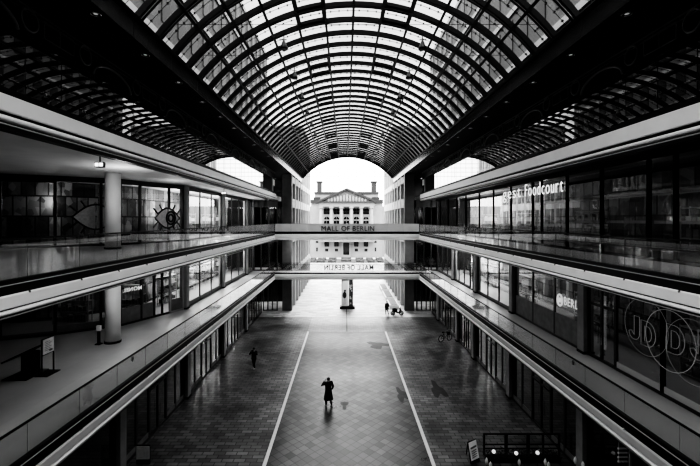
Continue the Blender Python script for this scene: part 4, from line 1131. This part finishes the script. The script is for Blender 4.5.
# plain board at the lower left edge of the paving
p = at(143, 466, F*H/(466-VY))
t = thing('notice_board', 'small grey notice board standing at the left edge of the paving', 'sign', (-9.5, 18.3, 0))
mb = MB(); mb.box(-9.78, -9.18, 18.28, 18.32, .25, .85); mb.build('panel', M['paper'], t)
mb = MB(); mb.box(-9.8, -9.16, 18.32, 18.36, .0, .9); mb.build('frame', M['black'], t)
# lit slats and a white price panel inside the near right ground-floor shop
t = thing('menu_screen', 'bright hanging price panel inside the near right ground-floor shop', 'sign', (11.6, 15, 0))
Y = 14.6
p0_, p1_ = at(629.5, 451, Y), at(641, 466, Y)
mb = MB(); mb.box(p0_.x, p1_.x, Y, Y+.04, p1_.z-.3, p0_.z, .005); mb.bar((p0_.x+.2, Y+.02, p0_.z), (p0_.x+.2, Y+.02, 4.2), .02, .02); sh = mb.build('panel', M['paperwhite'], t)
t = thing('slatted_light', 'row of pale lit slats inside the near right ground-floor shop', 'lamp', (10.9, 15.5, 2.8))
p0_, p1_ = at(618, 448, 15.3), at(628, 463, 15.3)
mb = MB()
for k in range(4): mb.box(p0_.x, p1_.x, 15.3, 15.34, p0_.z-.17*k-.06, p0_.z-.17*k)
mb.bar((p0_.x+.05, 15.33, p1_.z), (p0_.x+.05, 15.33, 4.2), .02, .02)
mb.build('slat', M['neon'], t)

def potted(x, y, z, label):
    t = thing('potted_plant', label, 'plant', (x, y, z))
    mb = MB(); mb.loft([(x, y, z, .2, .2), (x, y, z+.5, .28, .28)], 16); mb.build('pot', M['column'], t, True)
    mb = MB(); mb.tube([(x, y, z+.4), (x+.03, y, z+1.0), (x-.02, y, z+1.6)], .03, 6); mb.build('stem', M['black'], t)
    mb = MB()
    for k in range(260):
        a = random.uniform(0, 6.28); e = random.uniform(-1, 1); rr = random.uniform(.2, .62)
        p = Vector((x+rr*math.cos(a)*math.sqrt(1-e*e), y+rr*math.sin(a)*math.sqrt(1-e*e), z+1.6+.95*rr*e))
        d = Vector((math.cos(a), math.sin(a), random.uniform(-.5, .4))).normalized(); s_ = Vector((-d.y, d.x, .3)).normalized()
        mb.poly([p, p+d*.1+s_*.045, p+d*.24, p+d*.1-s_*.045])
    mb.build('foliage', M['leafgrey'], t)
potted(9.75, 45.6, ZL, 'leafy potted plant at the far end of the right lower gallery by the footbridge')

# ------------------------------------------------------------------ daylight, added fill lights, camera
l = bpy.data.lights.new('bridge_fill', 'AREA'); l.shape = 'RECTANGLE'; l.size = 14; l.size_y = .6; l.energy = 420  # fill light added under the upper bridge to brighten the lower deck
o = bpy.data.objects.new('bridge_fill', l); C.objects.link(o); o.location = (.3, YE+.9, 8.98)
w = bpy.data.worlds.new('overcast'); bpy.context.scene.world = w; w.use_nodes = True
bg = w.node_tree.nodes['Background']; bg.inputs[0].default_value = g(1); bg.inputs[1].default_value = 2.2
for rx, ry, en, an in ((0, 48, 4.0, 50), (0, -48, 4.0, 50), (-46, 0, 3.2, 26), (52, 0, 3.0, 50)):  # soft fill suns added to lift fascias, bridge fronts and far floor
    su = bpy.data.lights.new('fill_sun', 'SUN'); su.energy = en; su.angle = math.radians(an)
    so = bpy.data.objects.new('fill_sun', su); C.objects.link(so); so.rotation_euler = Euler((math.radians(rx), math.radians(ry), 0)); so.location = (0, 20, 60)

cam = bpy.data.cameras.new('camera'); co = bpy.data.objects.new('camera', cam); C.objects.link(co)
co.location = (0, 0, H); co.rotation_euler = (math.pi/2, 0, 0)
cam.sensor_fit = 'HORIZONTAL'; cam.sensor_width = 36; cam.lens = F/700*36
cam.shift_x = (350-VX)/700; cam.shift_y = (VY-233)/700
cam.clip_end = 500; cam.clip_start = .05
sc_ = bpy.context.scene; sc_.camera = co
sc_.view_settings.view_transform = 'AgX'; sc_.view_settings.look = 'AgX - Very High Contrast'; sc_.view_settings.exposure = 1.05; sc_.view_settings.gamma = 1
sc_.cycles.transparent_max_bounces = 24; sc_.cycles.max_bounces = 10; sc_.cycles.diffuse_bounces = 4; sc_.cycles.glossy_bounces = 5
sc_.cycles.caustics_reflective = False; sc_.cycles.caustics_refractive = False
